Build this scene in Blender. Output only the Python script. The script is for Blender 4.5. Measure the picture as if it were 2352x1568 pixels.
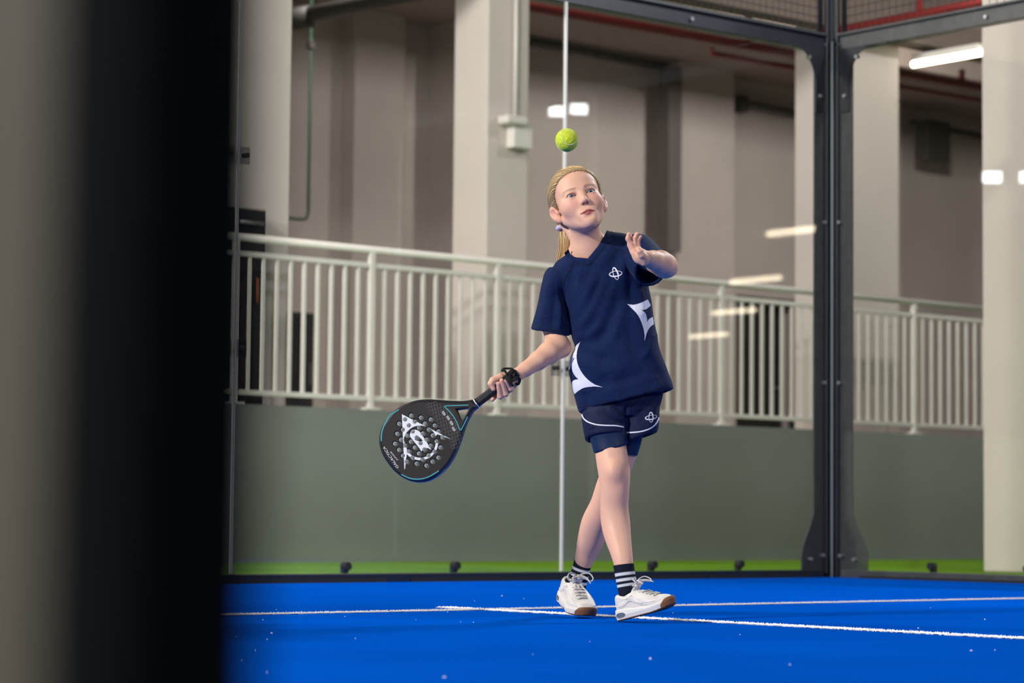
import bpy, bmesh, math, random
import numpy as np
from mathutils import Vector, Matrix
from mathutils.bvhtree import BVHTree

for o in list(bpy.data.objects): bpy.data.objects.remove(o, do_unlink=True)
scene = bpy.context.scene
col = scene.collection
random.seed(7); RNG = np.random.default_rng(7)

# ------------------------------------------------------------------ camera
IMG_W, IMG_H = 2352, 1568
FPX = 5714.6
CAM = np.array([-10.3203, -9.4865, 0.3033])
YAW, PITCH, ROLL = 0.69937, 0.071308, 0.0098505
_fw = np.array([math.sin(YAW)*math.cos(PITCH), math.cos(YAW)*math.cos(PITCH), math.sin(PITCH)])
_r0 = np.array([math.cos(YAW), -math.sin(YAW), 0.0]); _u0 = np.cross(_r0, _fw)
_r = _r0*math.cos(ROLL) + _u0*math.sin(ROLL); _u = -_r0*math.sin(ROLL) + _u0*math.cos(ROLL)
cam_data = bpy.data.cameras.new('camera'); cam = bpy.data.objects.new('camera', cam_data); col.objects.link(cam)
M4 = Matrix(((_r[0], _u[0], -_fw[0], CAM[0]), (_r[1], _u[1], -_fw[1], CAM[1]), (_r[2], _u[2], -_fw[2], CAM[2]), (0, 0, 0, 1)))
cam.matrix_world = M4
cam_data.sensor_fit = 'HORIZONTAL'; cam_data.sensor_width = 36.0
cam_data.lens = FPX/IMG_W*36.0
cam_data.clip_start = 0.05; cam_data.clip_end = 200
cam_data.dof.use_dof = True; cam_data.dof.focus_distance = 7.55; cam_data.dof.aperture_fstop = 4.0
cam_data.dof.aperture_blades = 0
scene.camera = cam

# ------------------------------------------------------------------ world, exposure
world = bpy.data.worlds.new('hall_air'); scene.world = world; world.use_nodes = True
bg = world.node_tree.nodes['Background']; bg.inputs[0].default_value = (0.75, 0.78, 0.85, 1); bg.inputs[1].default_value = 0.05
vs = scene.view_settings
vs.view_transform = 'Standard'; vs.look = 'None'; vs.gamma = 1.0; vs.use_curve_mapping = False
vs.exposure = 0.0

# ------------------------------------------------------------------ ceiling floodlights (light of the hall, plus added fill lamps)
FLOODS = [  # x, y, z, aim, watts, tint
    ((-16.0, -4.0, 5.5), (-5.2, -3.9, 0.6), 1400, (1.0, 0.965, 0.92)),
    ((-7.6, -16.0, 5.6), (-5.2, -4.2, 0.6), 330, (1.0, 0.965, 0.92)),  # added fill from the right front, placed clear of the glass reflections
    ((1.0, -3.0, 5.6), (-4.9, -3.7, 0.8), 310, (0.95, 0.97, 1.0)),
    ((1.0, -9.0, 5.75), (-4.8, -6.0, 0.3), 130, (0.95, 0.97, 1.0)),
    ((2.2, 7.2, 5.8), (6.5, 13.0, 2.8), 78, (1.0, 0.94, 0.87)),  # added above the view to brighten the back wall
    ((9.4, 7.2, 5.8), (14.6, 13.0, 2.8), 220, (1.0, 0.94, 0.87)),  # added above the view, brightens the right part of the back wall
    ((-9.0, 2.6, 5.75), (1.5, 5.4, 1.9), 680, (1.0, 0.94, 0.87)),
    ((-3.6, 1.8, 5.75), (2.4, 4.7, 1.2), 120, (1.0, 0.95, 0.90)),  # added front light for the left railing and columns
    ((4.6, 1.6, 5.75), (7.0, 4.7, 1.2), 95, (1.0, 0.95, 0.90)),  # added front light for the right railing
]
FLOOD_LIGHTS = []
for (p, a, w, c) in FLOODS:
    L = bpy.data.lights.new('floodlight_beam', 'AREA'); L.shape = 'RECTANGLE'; L.size = 0.75; L.size_y = 0.45
    L.energy = w; L.color = c
    lo = bpy.data.objects.new('floodlight_beam', L); col.objects.link(lo)
    d = (Vector(a)-Vector(p)).normalized()
    lo.location = Vector(p) + d*0.06
    lo.rotation_euler = d.to_track_quat('-Z', 'Y').to_euler()
    FLOOD_LIGHTS.append(lo)

# ------------------------------------------------------------------ helpers
def srgb(*c):
    return tuple((x/255/12.92 if x/255 <= .04045 else ((x/255+.055)/1.055)**2.4) for x in c)

ROOT = {}
def off_of(o):
    while o is not None:
        if o.name in ROOT: return ROOT[o.name]
        o = o.parent
    return np.zeros(3)

def tag(o, label=None, cat=None, group=None, kind=None):
    if label: o['label'] = label
    if cat: o['category'] = cat
    if group: o['group'] = group
    if kind: o['kind'] = kind
    return o

def thing(name, loc, label, cat, group=None, kind=None):
    o = bpy.data.objects.new(name, None); col.objects.link(o); o.location = loc
    o.empty_display_size = 0.1
    ROOT[o.name] = np.array(loc, float)
    return tag(o, label, cat, group, kind)

def mesh_obj(name, verts, faces, mat=None, parent=None, smooth=False, edges=()):
    verts = np.asarray(verts, float).reshape(-1, 3)
    off = off_of(parent) if parent is not None else np.zeros(3)
    me = bpy.data.meshes.new(name)
    if isinstance(faces, np.ndarray): faces = faces.tolist()
    me.from_pydata((verts-off).tolist(), list(edges), faces)
    me.validate(clean_customdata=False)
    if smooth: me.polygons.foreach_set('use_smooth', [True]*len(me.polygons))
    me.update()
    if mat is not None: me.materials.append(mat)
    o = bpy.data.objects.new(name, me); col.objects.link(o)
    if parent is not None: o.parent = parent
    return o

def fix_normals(o):
    bm = bmesh.new(); bm.from_mesh(o.data); bmesh.ops.recalc_face_normals(bm, faces=bm.faces[:]); bm.to_mesh(o.data); bm.free(); o.data.update()

class MB:
    def __init__(s): s.v = []; s.f = []
    def add(s, vs, fs):
        n = len(s.v); s.v += [tuple(map(float, v)) for v in vs]; s.f += [tuple(i+n for i in f) for f in fs]; return s
    def box(s, lo, hi, bev=0.0):
        x0, y0, z0 = lo; x1, y1, z1 = hi
        if bev <= 0:
            return s.add([(x0,y0,z0),(x1,y0,z0),(x1,y1,z0),(x0,y1,z0),(x0,y0,z1),(x1,y0,z1),(x1,y1,z1),(x0,y1,z1)],
                         [(3,2,1,0),(4,5,6,7),(0,1,5,4),(1,2,6,5),(2,3,7,6),(3,0,4,7)])
        bm = bmesh.new(); bmesh.ops.create_cube(bm, size=1)
        for v in bm.verts: v.co = Vector(((x0+x1)/2+v.co.x*(x1-x0), (y0+y1)/2+v.co.y*(y1-y0), (z0+z1)/2+v.co.z*(z1-z0)))
        bmesh.ops.bevel(bm, geom=bm.edges[:], offset=bev, segments=2, profile=.5, affect='EDGES')
        bm.verts.index_update()
        s.add([v.co[:] for v in bm.verts], [[v.index for v in f.verts] for f in bm.faces]); bm.free(); return s
    def tube(s, pts, r, n=10, cap=True, closed=False):
        pts = [np.array(p, float) for p in pts]; m = len(pts)
        rr = r if hasattr(r, '__len__') else [r]*m
        vs = []; prev = None
        for i in range(m):
            if closed: t = pts[(i+1) % m]-pts[i-1]
            else: t = pts[min(i+1, m-1)]-pts[max(i-1, 0)]
            t = t/(np.linalg.norm(t)+1e-12)
            if prev is None:
                a = np.array([0,0,1.]) if abs(t[2]) < .9 else np.array([1.,0,0])
            else: a = prev
            u = a-t*(a@t); u /= np.linalg.norm(u)+1e-12; prev = u; w = np.cross(t, u)
            for k in range(n):
                q = 2*math.pi*k/n; vs.append(pts[i]+rr[i]*(math.cos(q)*u+math.sin(q)*w))
        fs = []
        for i in range(m if closed else m-1):
            j = (i+1) % m
            for k in range(n): fs.append((i*n+k, i*n+(k+1) % n, j*n+(k+1) % n, j*n+k))
        if cap and not closed:
            fs.append(tuple(range(n-1, -1, -1))); fs.append(tuple((m-1)*n+k for k in range(n)))
        return s.add(vs, fs)
    def prism(s, poly, axis, a, b):
        """poly 2D points extruded between a and b along the axis ('x','y','z')"""
        n = len(poly)
        def P(u, v, w):
            return {'x': (w, u, v), 'y': (u, w, v), 'z': (u, v, w)}[axis]
        vs = [P(u, v, a) for u, v in poly]+[P(u, v, b) for u, v in poly]
        fs = [tuple(range(n-1, -1, -1)), tuple(range(n, 2*n))]+[(i, (i+1) % n, n+(i+1) % n, n+i) for i in range(n)]
        return s.add(vs, fs)
    def build(s, name, mat, parent=None, smooth=False):
        o = mesh_obj(name, s.v, s.f, mat, parent, smooth); fix_normals(o); return o

def copy_obj(o, parent, dloc=(0, 0, 0)):
    c = o.copy(); col.objects.link(c); c.parent = parent; c.location = Vector(o.location)+Vector(dloc); return c

# ------------------------------------------------------------------ materials
def nodes_of(m):
    m.use_nodes = True; nt = m.node_tree; return nt, nt.nodes, nt.links
def material(name, base, rough=.6, metal=0., var=.0, vscale=8., bump=0., bscale=60., spec=.5, base2=None, sheen=0., coat=0., sss=0.):
    m = bpy.data.materials.new(name); nt, N, K = nodes_of(m); b = N['Principled BSDF']
    b.inputs['Roughness'].default_value = rough; b.inputs['Metallic'].default_value = metal
    b.inputs['Specular IOR Level'].default_value = spec
    if sheen: b.inputs['Sheen Weight'].default_value = sheen
    if coat: b.inputs['Coat Weight'].default_value = coat; b.inputs['Coat Roughness'].default_value = .15
    if sss:
        b.inputs['Subsurface Weight'].default_value = sss; b.inputs['Subsurface Radius'].default_value = (.012, .005, .003); b.inputs['Subsurface Scale'].default_value = 1.0
    b.inputs['Base Color'].default_value = (*base, 1)
    tc = N.new('ShaderNodeTexCoord')
    if var or base2:
        n = N.new('ShaderNodeTexNoise'); n.inputs['Scale'].default_value = vscale; n.inputs['Detail'].default_value = 6
        K.new(tc.outputs['Object'], n.inputs['Vector'])
        r = N.new('ShaderNodeValToRGB'); K.new(n.outputs['Fac'], r.inputs['Fac'])
        c2 = base2 or tuple(min(1, x*(1+var)) for x in base); c1 = base if base2 else tuple(x*(1-var) for x in base)
        r.color_ramp.elements[0].position = .3; r.color_ramp.elements[1].position = .7
        r.color_ramp.elements[0].color = (*c1, 1); r.color_ramp.elements[1].color = (*c2, 1)
        K.new(r.outputs['Color'], b.inputs['Base Color'])
    if bump:
        n2 = N.new('ShaderNodeTexNoise'); n2.inputs['Scale'].default_value = bscale; n2.inputs['Detail'].default_value = 4
        K.new(tc.outputs['Object'], n2.inputs['Vector'])
        bp = N.new('ShaderNodeBump'); bp.inputs['Strength'].default_value = bump; bp.inputs['Distance'].default_value = .01
        K.new(n2.outputs['Fac'], bp.inputs['Height']); K.new(bp.outputs['Normal'], b.inputs['Normal'])
    return m
def emission(name, c, s):
    m = bpy.data.materials.new(name); nt, N, K = nodes_of(m); b = N['Principled BSDF']
    b.inputs['Base Color'].default_value = (.8, .8, .8, 1); b.inputs['Emission Color'].default_value = (*c, 1); b.inputs['Emission Strength'].default_value = s
    return m
def glass_mat(name, tint, f0=.045):
    m = bpy.data.materials.new(name); nt, N, K = nodes_of(m); N.remove(N['Principled BSDF']); out = N['Material Output']
    lw = N.new('ShaderNodeLayerWeight'); lw.inputs['Blend'].default_value = .5
    pw = N.new('ShaderNodeMath'); pw.operation = 'POWER'; pw.inputs[1].default_value = 5; K.new(lw.outputs['Facing'], pw.inputs[0])
    ma = N.new('ShaderNodeMath'); ma.operation = 'MULTIPLY_ADD'; ma.inputs[1].default_value = 1-f0; ma.inputs[2].default_value = f0; K.new(pw.outputs[0], ma.inputs[0])
    tr = N.new('ShaderNodeBsdfTransparent'); tr.inputs[0].default_value = (*tint, 1)
    gl = N.new('ShaderNodeBsdfGlossy'); gl.inputs['Roughness'].default_value = 0.015; gl.inputs[0].default_value = (1, 1, 1, 1)
    mx = N.new('ShaderNodeMixShader'); K.new(ma.outputs[0], mx.inputs[0]); K.new(tr.outputs[0], mx.inputs[1]); K.new(gl.outputs[0], mx.inputs[2])
    K.new(mx.outputs[0], out.inputs['Surface'])
    return m
def attr_mat(name, rough=.6, spec=.4, sss=0., sheen=0., bump=0., bscale=300., attr='tint', coat=0.):
    m = bpy.data.materials.new(name); nt, N, K = nodes_of(m); b = N['Principled BSDF']
    a = N.new('ShaderNodeAttribute'); a.attribute_name = attr; K.new(a.outputs['Color'], b.inputs['Base Color'])
    b.inputs['Roughness'].default_value = rough; b.inputs['Specular IOR Level'].default_value = spec
    if sss:
        b.inputs['Subsurface Weight'].default_value = sss; b.inputs['Subsurface Radius'].default_value = (.010, .004, .002); b.inputs['Subsurface Scale'].default_value = .6
    if sheen: b.inputs['Sheen Weight'].default_value = sheen
    if coat: b.inputs['Coat Weight'].default_value = coat
    if bump:
        tc = N.new('ShaderNodeTexCoord'); n2 = N.new('ShaderNodeTexNoise'); n2.inputs['Scale'].default_value = bscale; K.new(tc.outputs['Object'], n2.inputs['Vector'])
        bp = N.new('ShaderNodeBump'); bp.inputs['Strength'].default_value = bump; bp.inputs['Distance'].default_value = .002
        K.new(n2.outputs['Fac'], bp.inputs['Height']); K.new(bp.outputs['Normal'], b.inputs['Normal'])
    return m
def set_tint(o, cols):
    me = o.data; a = me.color_attributes.new('tint', 'FLOAT_COLOR', 'POINT')
    c = np.ones((len(me.vertices), 4), np.float32); c[:, :3] = cols
    a.data.foreach_set('color', c.ravel())
# ================================================================== SETTING
def turf(name, c1, c2, scale, bump=.35):
    m = bpy.data.materials.new(name); nt, N, K = nodes_of(m); b = N['Principled BSDF']
    b.inputs['Roughness'].default_value = 1.0; b.inputs['Specular IOR Level'].default_value = .0
    tc = N.new('ShaderNodeTexCoord')
    n1 = N.new('ShaderNodeTexNoise'); n1.inputs['Scale'].default_value = scale; n1.inputs['Detail'].default_value = 8; n1.inputs['Roughness'].default_value = .7
    n2 = N.new('ShaderNodeTexNoise'); n2.inputs['Scale'].default_value = .9; n2.inputs['Detail'].default_value = 4
    for n in (n1, n2): K.new(tc.outputs['Object'], n.inputs['Vector'])
    mx = N.new('ShaderNodeMath'); mx.operation = 'MULTIPLY_ADD'; mx.inputs[1].default_value = .55; K.new(n1.outputs['Fac'], mx.inputs[0])
    mm = N.new('ShaderNodeMath'); mm.operation = 'MULTIPLY'; mm.inputs[1].default_value = .45; K.new(n2.outputs['Fac'], mm.inputs[0]); K.new(mm.outputs[0], mx.inputs[2])
    r = N.new('ShaderNodeValToRGB'); r.color_ramp.elements[0].position = .36; r.color_ramp.elements[1].position = .64
    r.color_ramp.elements[0].color = (*c1, 1); r.color_ramp.elements[1].color = (*c2, 1)
    K.new(mx.outputs[0], r.inputs['Fac']); K.new(r.outputs['Color'], b.inputs['Base Color'])
    bp = N.new('ShaderNodeBump'); bp.inputs['Strength'].default_value = bump; bp.inputs['Distance'].default_value = .004
    K.new(n1.outputs['Fac'], bp.inputs['Height']); K.new(bp.outputs['Normal'], b.inputs['Normal'])
    return m
BLUE_TURF = turf('blue_turf', (.0004, .060, .385), (.0005, .090, .555), 260)
GREEN_TURF = turf('green_turf', (.085, .20, .014), (.17, .32, .024), 120)
WHITE_YARN = material('white_yarn', (.82, .82, .84), .8, var=.08, vscale=90)
WALL_PAINT = material('beige_plaster', (.50, .455, .42), .85, var=.05, vscale=1.2, bump=.05, bscale=40)
COLUMN_PAINT = material('cream_column_paint', (.615, .56, .52), .7, var=.03, vscale=1.5, bump=.04, bscale=30)
RETAIN_PAINT = material('grey_green_wall_paint', (.205, .225, .214), .75, var=.06, vscale=1.4, bump=.05, bscale=25)
CEIL_PAINT = material('grey_brown_ceiling', (.27, .22, .19), .9, var=.06, vscale=.8)
STEEL = material('navy_black_steel', (.012, .015, .022), .38, metal=.0, var=.2, vscale=14, spec=.6)
STEEL_G = material('worn_grey_steel', (.040, .044, .046), .45, metal=.0, var=.25, vscale=20, spec=.6)
RUBBER = material('black_rubber', (.006, .007, .009), .8)
BOLT = material('zinc_bolt', (.42, .42, .42), .35, metal=.8)
GLASS = glass_mat('court_glass', (.966, .962, .958))
SEAL = material('clear_silicone', (.72, .71, .68), .4)
CLAMP = glass_mat('clear_clamp_plate', (.72, .73, .75), .08)
WHITE_METAL = material('white_painted_metal', (.72, .70, .665), .45, var=.03, vscale=6)
RED_PIPE = material('red_pipe_paint', (.21, .016, .014), .5, var=.12, vscale=5)
DARK_PIPE = material('dark_grey_pipe', (.06, .055, .05), .6)
BLACK_PAINT = material('black_paint', (.012, .012, .014), .5)
POST_BLACK = material('matt_black_post_paint', (.0022, .0026, .0050), .9, spec=.05)

floor = MB().box((-10, -20, -.05), (0, 0, 0)).build('floor', BLUE_TURF); tag(floor, 'blue artificial turf padel court floor', kind='structure')
outer = MB()
outer.box((-26, 0, -.06), (36, 4.5, -.004)).box((-26, -38, -.06), (-10, 0, -.004)).box((0, -38, -.06), (36, 0, -.004)).box((-10, -38, -.06), (0, -20, -.004))
tag(outer.build('floor_surround', GREEN_TURF), 'green artificial turf around the court', kind='structure')
wb = MB().box((-26, 4.5, -.06), (36, 4.72, 1.06)).build('wall_retaining', RETAIN_PAINT); tag(wb, 'low grey-green retaining wall under the white railing', kind='structure')
tag(MB().box((-26, 4.72, .86), (36, 13.2, 1.055)).build('floor_platform', WALL_PAINT), 'raised concrete platform behind the retaining wall', kind='structure')
far = MB().box((-26, 13.0, 1.0), (12.35, 13.25, 6.2)).box((13.45, 13.0, 1.0), (36, 13.25, 6.2)).box((12.35, 13.0, 3.2), (13.45, 13.25, 6.2)).box((12.35, 13.25, 1.0), (13.45, 14.2, 1.06)).box((12.2, 14.2, 1.0), (13.6, 14.3, 3.3))
fw = far.build('wall_back', WALL_PAINT); tag(fw, 'beige plaster back wall of the hall', kind='structure')
# pilasters and shallow recesses of the back wall
pil = MB()
for (a, b, d) in ((6.05, 6.75, .25), (7.3, 8.1, .5), (10.95, 11.95, .35), (14.4, 15.2, .3), (17.3, 18.2, .35), (3.4, 4.9, .2)):
    pil.box((a, 13.0-d, 1.05), (b, 13.02, 6.0))
tag(pil.build('trim_1', WALL_PAINT, fw), None)
tag(MB().box((12.35, 12.985, 1.06), (12.43, 13.02, 3.2)).box((13.37, 12.985, 1.06), (13.45, 13.02, 3.2)).box((12.35, 12.985, 3.12), (13.45, 13.02, 3.2)).build('door_frame', BLACK_PAINT, fw), None)
dk = MB().box((12.43, 13.18, 1.06), (13.37, 13.24, 3.12)).build('door_1', material('dark_brown_door', (.018, .014, .011), .6)); tag(dk, 'dark door in the back wall beyond the railing', kind='structure')
MB().box((12.52, 13.165, 1.3), (12.58, 13.185, 2.9)).box((13.22, 13.165, 1.3), (13.28, 13.185, 2.9)).build('door_stile', BLACK_PAINT, dk)
MB().tube([(13.2, 13.12, 2.05), (13.32, 13.12, 2.05)], .012).tube([(13.2, 13.12, 2.05), (13.2, 13.19, 2.05)], .01).build('door_handle', BOLT, dk)
tag(MB().box((-26.2, -38, -.06), (-26, 13.2, 6.2)).build('wall_left', WALL_PAINT), 'beige side wall of the hall on the left', kind='structure')
tag(MB().box((36, -38, -.06), (36.2, 13.2, 6.2)).build('wall_right', WALL_PAINT), 'beige side wall of the hall on the right', kind='structure')
tag(MB().box((-26, -38.2, -.06), (36, -38, 6.2)).build('wall_front', WALL_PAINT), 'beige hall wall behind the camera', kind='structure')
ce = MB().box((-26.2, -38.2, 6.0), (36.2, 13.2, 6.2)).build('ceiling', CEIL_PAINT); tag(ce, 'grey-brown concrete ceiling of the hall', kind='structure')
bm_ = MB()
for y in (9.6, 5.6, -2.2, -10, -18, -26): bm_.box((-26, y, 5.62), (36, y+.35, 6.0))
bm_.build('ceiling_beam', CEIL_PAINT, ce)
MB().box((-26, 4.74, 4.5), (36, 4.98, 6.0)).build('ceiling_beam', material('brown_concrete_beam', (.125, .095, .08), .9, var=.08, vscale=2), ce)

# white court lines: short upright yarn tufts, so that they have a ragged edge of their own
def yarn_line(name, A, B, width, parent, rows=11, step=.0045, hgt=.0065):
    A = np.array(A, float); B = np.array(B, float); L = np.linalg.norm(B-A); d = (B-A)/L; n = np.array([-d[1], d[0], 0])
    k = int(L/step); vs = []; fs = []
    base = [A-n*width/2, B-n*width/2, B+n*width/2, A+n*width/2]
    vs += [tuple(p+np.array([0, 0, .0022])) for p in base]; fs.append((0, 1, 2, 3))
    rr = RNG.random((rows, k, 5))
    for i in range(rows):
        o = n*width*((i+.5)/rows-.5)
        for j in range(k):
            q = rr[i, j]; c = A+d*(j+q[0])*step+o+n*(q[1]-.5)*.006; w = .0028+.0022*q[2]; h = hgt*(.45+.75*q[3])
            lean = d*(q[4]-.5)*.006
            m = len(vs)
            vs += [tuple(c-d*w), tuple(c+d*w), tuple(c+lean+np.array([0, 0, h]))]; fs.append((m, m+1, m+2))
    o = mesh_obj(name, vs, fs, WHITE_YARN, parent); o['kind'] = 'stuff'; return o
tag(yarn_line('service_line', (-9.9, -3.03, 0), (-.02, -3.03, 0), .05, floor, rows=9, step=.006), 'white service line')
tag(yarn_line('center_line', (-5, -2.8, 0), (-5, -8.2, 0), .05, floor, rows=9, step=.006), 'white centre line')
# pale lint on the turf
vs = []; fs = []
def fleck(x, y, s):
    m = len(vs); k = 5
    for j in range(k):
        a = 2*math.pi*j/k+random.random(); r = s*(.6+.8*random.random()); vs.append((x+r*math.cos(a), y+r*math.sin(a), .001+.002*random.random()))
    vs.append((x, y, .004+s*.35)); fs.extend([(m+j, m+(j+1) % k, m+k) for j in range(k)])
for i in range(46):
    t = random.random()*6+4.0; a = YAW+random.uniform(-.2, .21)
    x = CAM[0]+t*math.sin(a); y = CAM[1]+t*math.cos(a)
    if -9.9 < x < -.1 and y < -.2: fleck(x, y, random.choice((.0010, .0014, .002, .0034)))
tag(mesh_obj('turf_lint', vs, fs, material('pale_lint', (.75, .8, .85), .9)), 'tiny white lint flecks scattered over the blue turf', 'lint', kind='stuff')

# ================================================================== COURT ENCLOSURE
def glass_panel(a, b, side, label):
    """a..b along the wall, side 'end' (y=0 plane) or 'flank' (x=0 plane)"""
    t = .006; g = .005; z0, z1 = .045, 2.955
    def bx(mb, u0, u1, w0, w1, za, zb, bev=0):
        if side == 'end': return mb.box((u0, w0, za), (u1, w1, zb), bev)
        return mb.box((w0, u0, za), (w1, u1, zb), bev)
    loc = ((a+b)/2, 0, 0) if side == 'end' else (0, (a+b)/2, 0)
    T = thing('glass_panel', loc, label, 'glass panel', 'glass panels of the court walls')
    m = MB(); bx(m, a+g, b-g, -t, t, z0, z1); m.build('pane', GLASS, T)
    m = MB(); bx(m, a, a+g*1.3, -t, t, z0, z1); m.build('edge_seal', SEAL, T)
    if b < -.1: m = MB(); bx(m, b-g*1.3, b, -t, t, z0, z1); m.build('edge_seal', SEAL, T)
    for u in (a, b):
        s = 1 if u == a else -1
        for z in (1.07, 1.96):
            lo, hi = sorted((u+s*.012, u+s*.072))
            if u > -.1: continue
            m = MB(); bx(m, lo, hi, t, t+.006, z-.04, z+.04, .002); cl = m.build('clamp', CLAMP, T)
            c = u+s*.045; m = MB()
            P = (lambda w: (c, w, z)) if side == 'end' else (lambda w: (w, c, z))
            m.tube([P(-.016), P(.02)], .0115, 12); m.build('bolt', RUBBER, cl)
    # foot clamps at the lower edge
    for f in (.33, .66):
        c = a+(b-a)*f
        m = MB(); bx(m, c-.016, c+.016, t, t+.03, .043, .085, .005); cl = m.build('foot_clamp', RUBBER, T)
        m = MB(); P = (lambda w: (c, w, .075)) if side == 'end' else (lambda w: (w, c, .075))
        m.tube([P(-.012), P(.03)], .020, 14); m.build('foot_bolt', RUBBER, cl)
    return T
for i, lb in enumerate(('glass panel next to the corner post, behind the raised hand', 'middle glass panel left of the pale joint, behind the racket',
                        'glass panel beyond the thin joint beside the black foreground post', 'glass panel fourth from the corner post along the end wall',
                        'glass panel fifth from the corner post, last of the end wall')):
    glass_panel(-2*(i+1), -2*i if i else -.055, 'end', lb)
glass_panel(-2, -.055, 'flank', 'glass panel right of the corner post, in front of the white column')
glass_panel(-4, -2, 'flank', 'second glass panel of the right side wall, past the frame edge')

# base rails
m = MB().box((-10, -.03, 0), (-.1, .03, .042), .003)
T = thing('base_rail', (-5, 0, 0), 'dark steel base rail under the end wall glass', 'rail')
m.build('rail', STEEL, T)
for (a, b) in ((-2.98, -2.03), (-5.9, -3.14), (-1.97, -1.02), (-.98, -.2)):
    MB().box((a, -.05, 0), (b, -.028, .016)).build('rubber_strip', RUBBER, T)
T = thing('base_rail', (0, -5, 0), 'worn dark base rail under the side wall glass right of the corner post', 'rail')
MB().box((-.03, -10, 0), (.03, -.1, .042), .003).build('rail', STEEL_G, T)
MB().box((-.05, -4, 0), (-.028, -.25, .014)).build('rubber_strip', RUBBER, T)

# corner post with curved gussets and flared feet
T = thing('corner_post', (0, 0, 0), 'dark steel corner post where the two glass walls meet', 'post')
def flange(sgn):
    """flat flange along the end wall (sgn 0) or the side wall (sgn 1), widened at the foot"""
    prof = [(.0, 0), (-.225, 0), (-.225, .12), (-.215, .17), (-.15, .30), (-.128, .36), (-.128, 3.05), (0, 3.05)]
    if sgn: prof = [(u*1.12, v) for u, v in prof]
    return prof
MB().prism(flange(0), 'y', .012, .022).build('flange', STEEL_G, T)
MB().prism(flange(1), 'x', .012, .022).build('flange', STEEL_G, T)
MB().box((-.022, -.022, 0), (.03, .03, 4.05), .004).build('core_tube', STEEL, T)
MB().box((-.052, -.012, .0), (-.022, .012, 4.05), .003).build('glazing_bead', STEEL, T)
MB().box((-.012, -.052, .0), (.012, -.022, 4.05), .003).build('glazing_bead', STEEL, T)
MB().tube([(-.034, -.034, 0), (-.034, -.034, 3.0)], .006, 8).build('inner_seam', material('green_grey_gasket', (.14, .17, .17), .4), T)
def gusset(ax):
    n = 9; R = .17; cx, cz = -.128-R*.98, 2.955-R*1.25
    pts = [(-.0, 2.96), (-.42, 2.96), (-.40, 2.945)]
    for k in range(n+1):
        a = math.pi/2*(1-k/n); pts.append((cx+R*math.cos(a), cz+R*1.25*math.sin(a)))
    pts += [(-.128, 2.60), (0, 2.60)]
    return MB().prism(pts, ax, .004, .011)
gusset('y').build('gusset', STEEL, T); gusset('x').build('gusset', STEEL, T)
for (u, z) in ((-.19, 2.9), (-.1, 2.69), (-.045, 2.99), (-.07, .12), (-.17, .1), (-.06, 1.08), (-.06, 1.98)):
    for ax in 'yx':
        m = MB(); P = (lambda w: (u, w, z)) if ax == 'y' else (lambda w: (w, u, z))
        m.tube([P(-.012), P(.014)], .010, 8); m.build('bolt', BOLT, T)

# top beams
def top_beam(side, label):
    T = thing('top_beam', (-5, 0, 2.95) if side == 'end' else (0, -2, 2.95), label, 'beam', 'beams along the top of the glass')
    m = MB(); lo, hi = ((-10, .008, 2.95), (-.02, .07, 3.05)) if side == 'end' else ((.008, -4, 2.95), (.07, -.02, 3.05))
    m.box(lo, hi, .006); m.build('beam', STEEL if side == 'end' else STEEL_G, T)
    lo, hi = ((-10, -.012, 3.036), (-.05, .01, 3.05)) if side == 'end' else ((-.012, -4, 3.036), (.01, -.05, 3.05))
    MB().box(lo, hi, .002).build('lip', STEEL_G, T)
    for k in range(1, 5):
        u = -1.12*k+.02
        if side == 'flank' and u < -3.9: break
        m = MB(); P = (lambda w: (u, w, 2.99)) if side == 'end' else (lambda w: (w, u, 2.99))
        m.tube([P(-.006), P(.03)], .011, 8); m.build('bolt', BOLT, T)
top_beam('end', 'dark blue-black beam along the top of the end wall glass')
top_beam('flank', 'worn grey beam above the glass right of the corner post')

# wire mesh above the glass
def wire_mesh(side, L, label):
    T = thing('wire_mesh', (-L/2, .02, 3.05) if side == 'end' else (.02, -L/2, 3.05), label, 'wire mesh', 'mesh fences above the glass')
    m = MB(); z0, z1 = 3.05, 4.0; w = .02; r = .0021
    def P(u, z): return (u, w, z) if side == 'end' else (w, u, z)
    for k in range(int(L/.05)): m.tube([P(-.06-.05*k, z0), P(-.06-.05*k, z1)], r, 4, cap=False)
    for k in range(1, 20): m.tube([P(-.05, z0+.0475*k), P(-L, z0+.0475*k)], r*.9, 4, cap=False)
    o = m.build('wires', STEEL, T); o['kind'] = 'stuff'
    m = MB(); m.tube([P(-.05, z1), P(-L, z1)], .02, 6); m.build('top_bar', STEEL, T)
    for u in (-.075, -2.0):
        m = MB(); m.tube([P(u, z0), P(u, z1)], .016, 12); m.build('upright', RUBBER, T, True)
wire_mesh('end', 4.2, 'black wire mesh fence above the end wall glass')
wire_mesh('flank', 2.6, 'black wire mesh fence above the glass right of the corner post')

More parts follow.
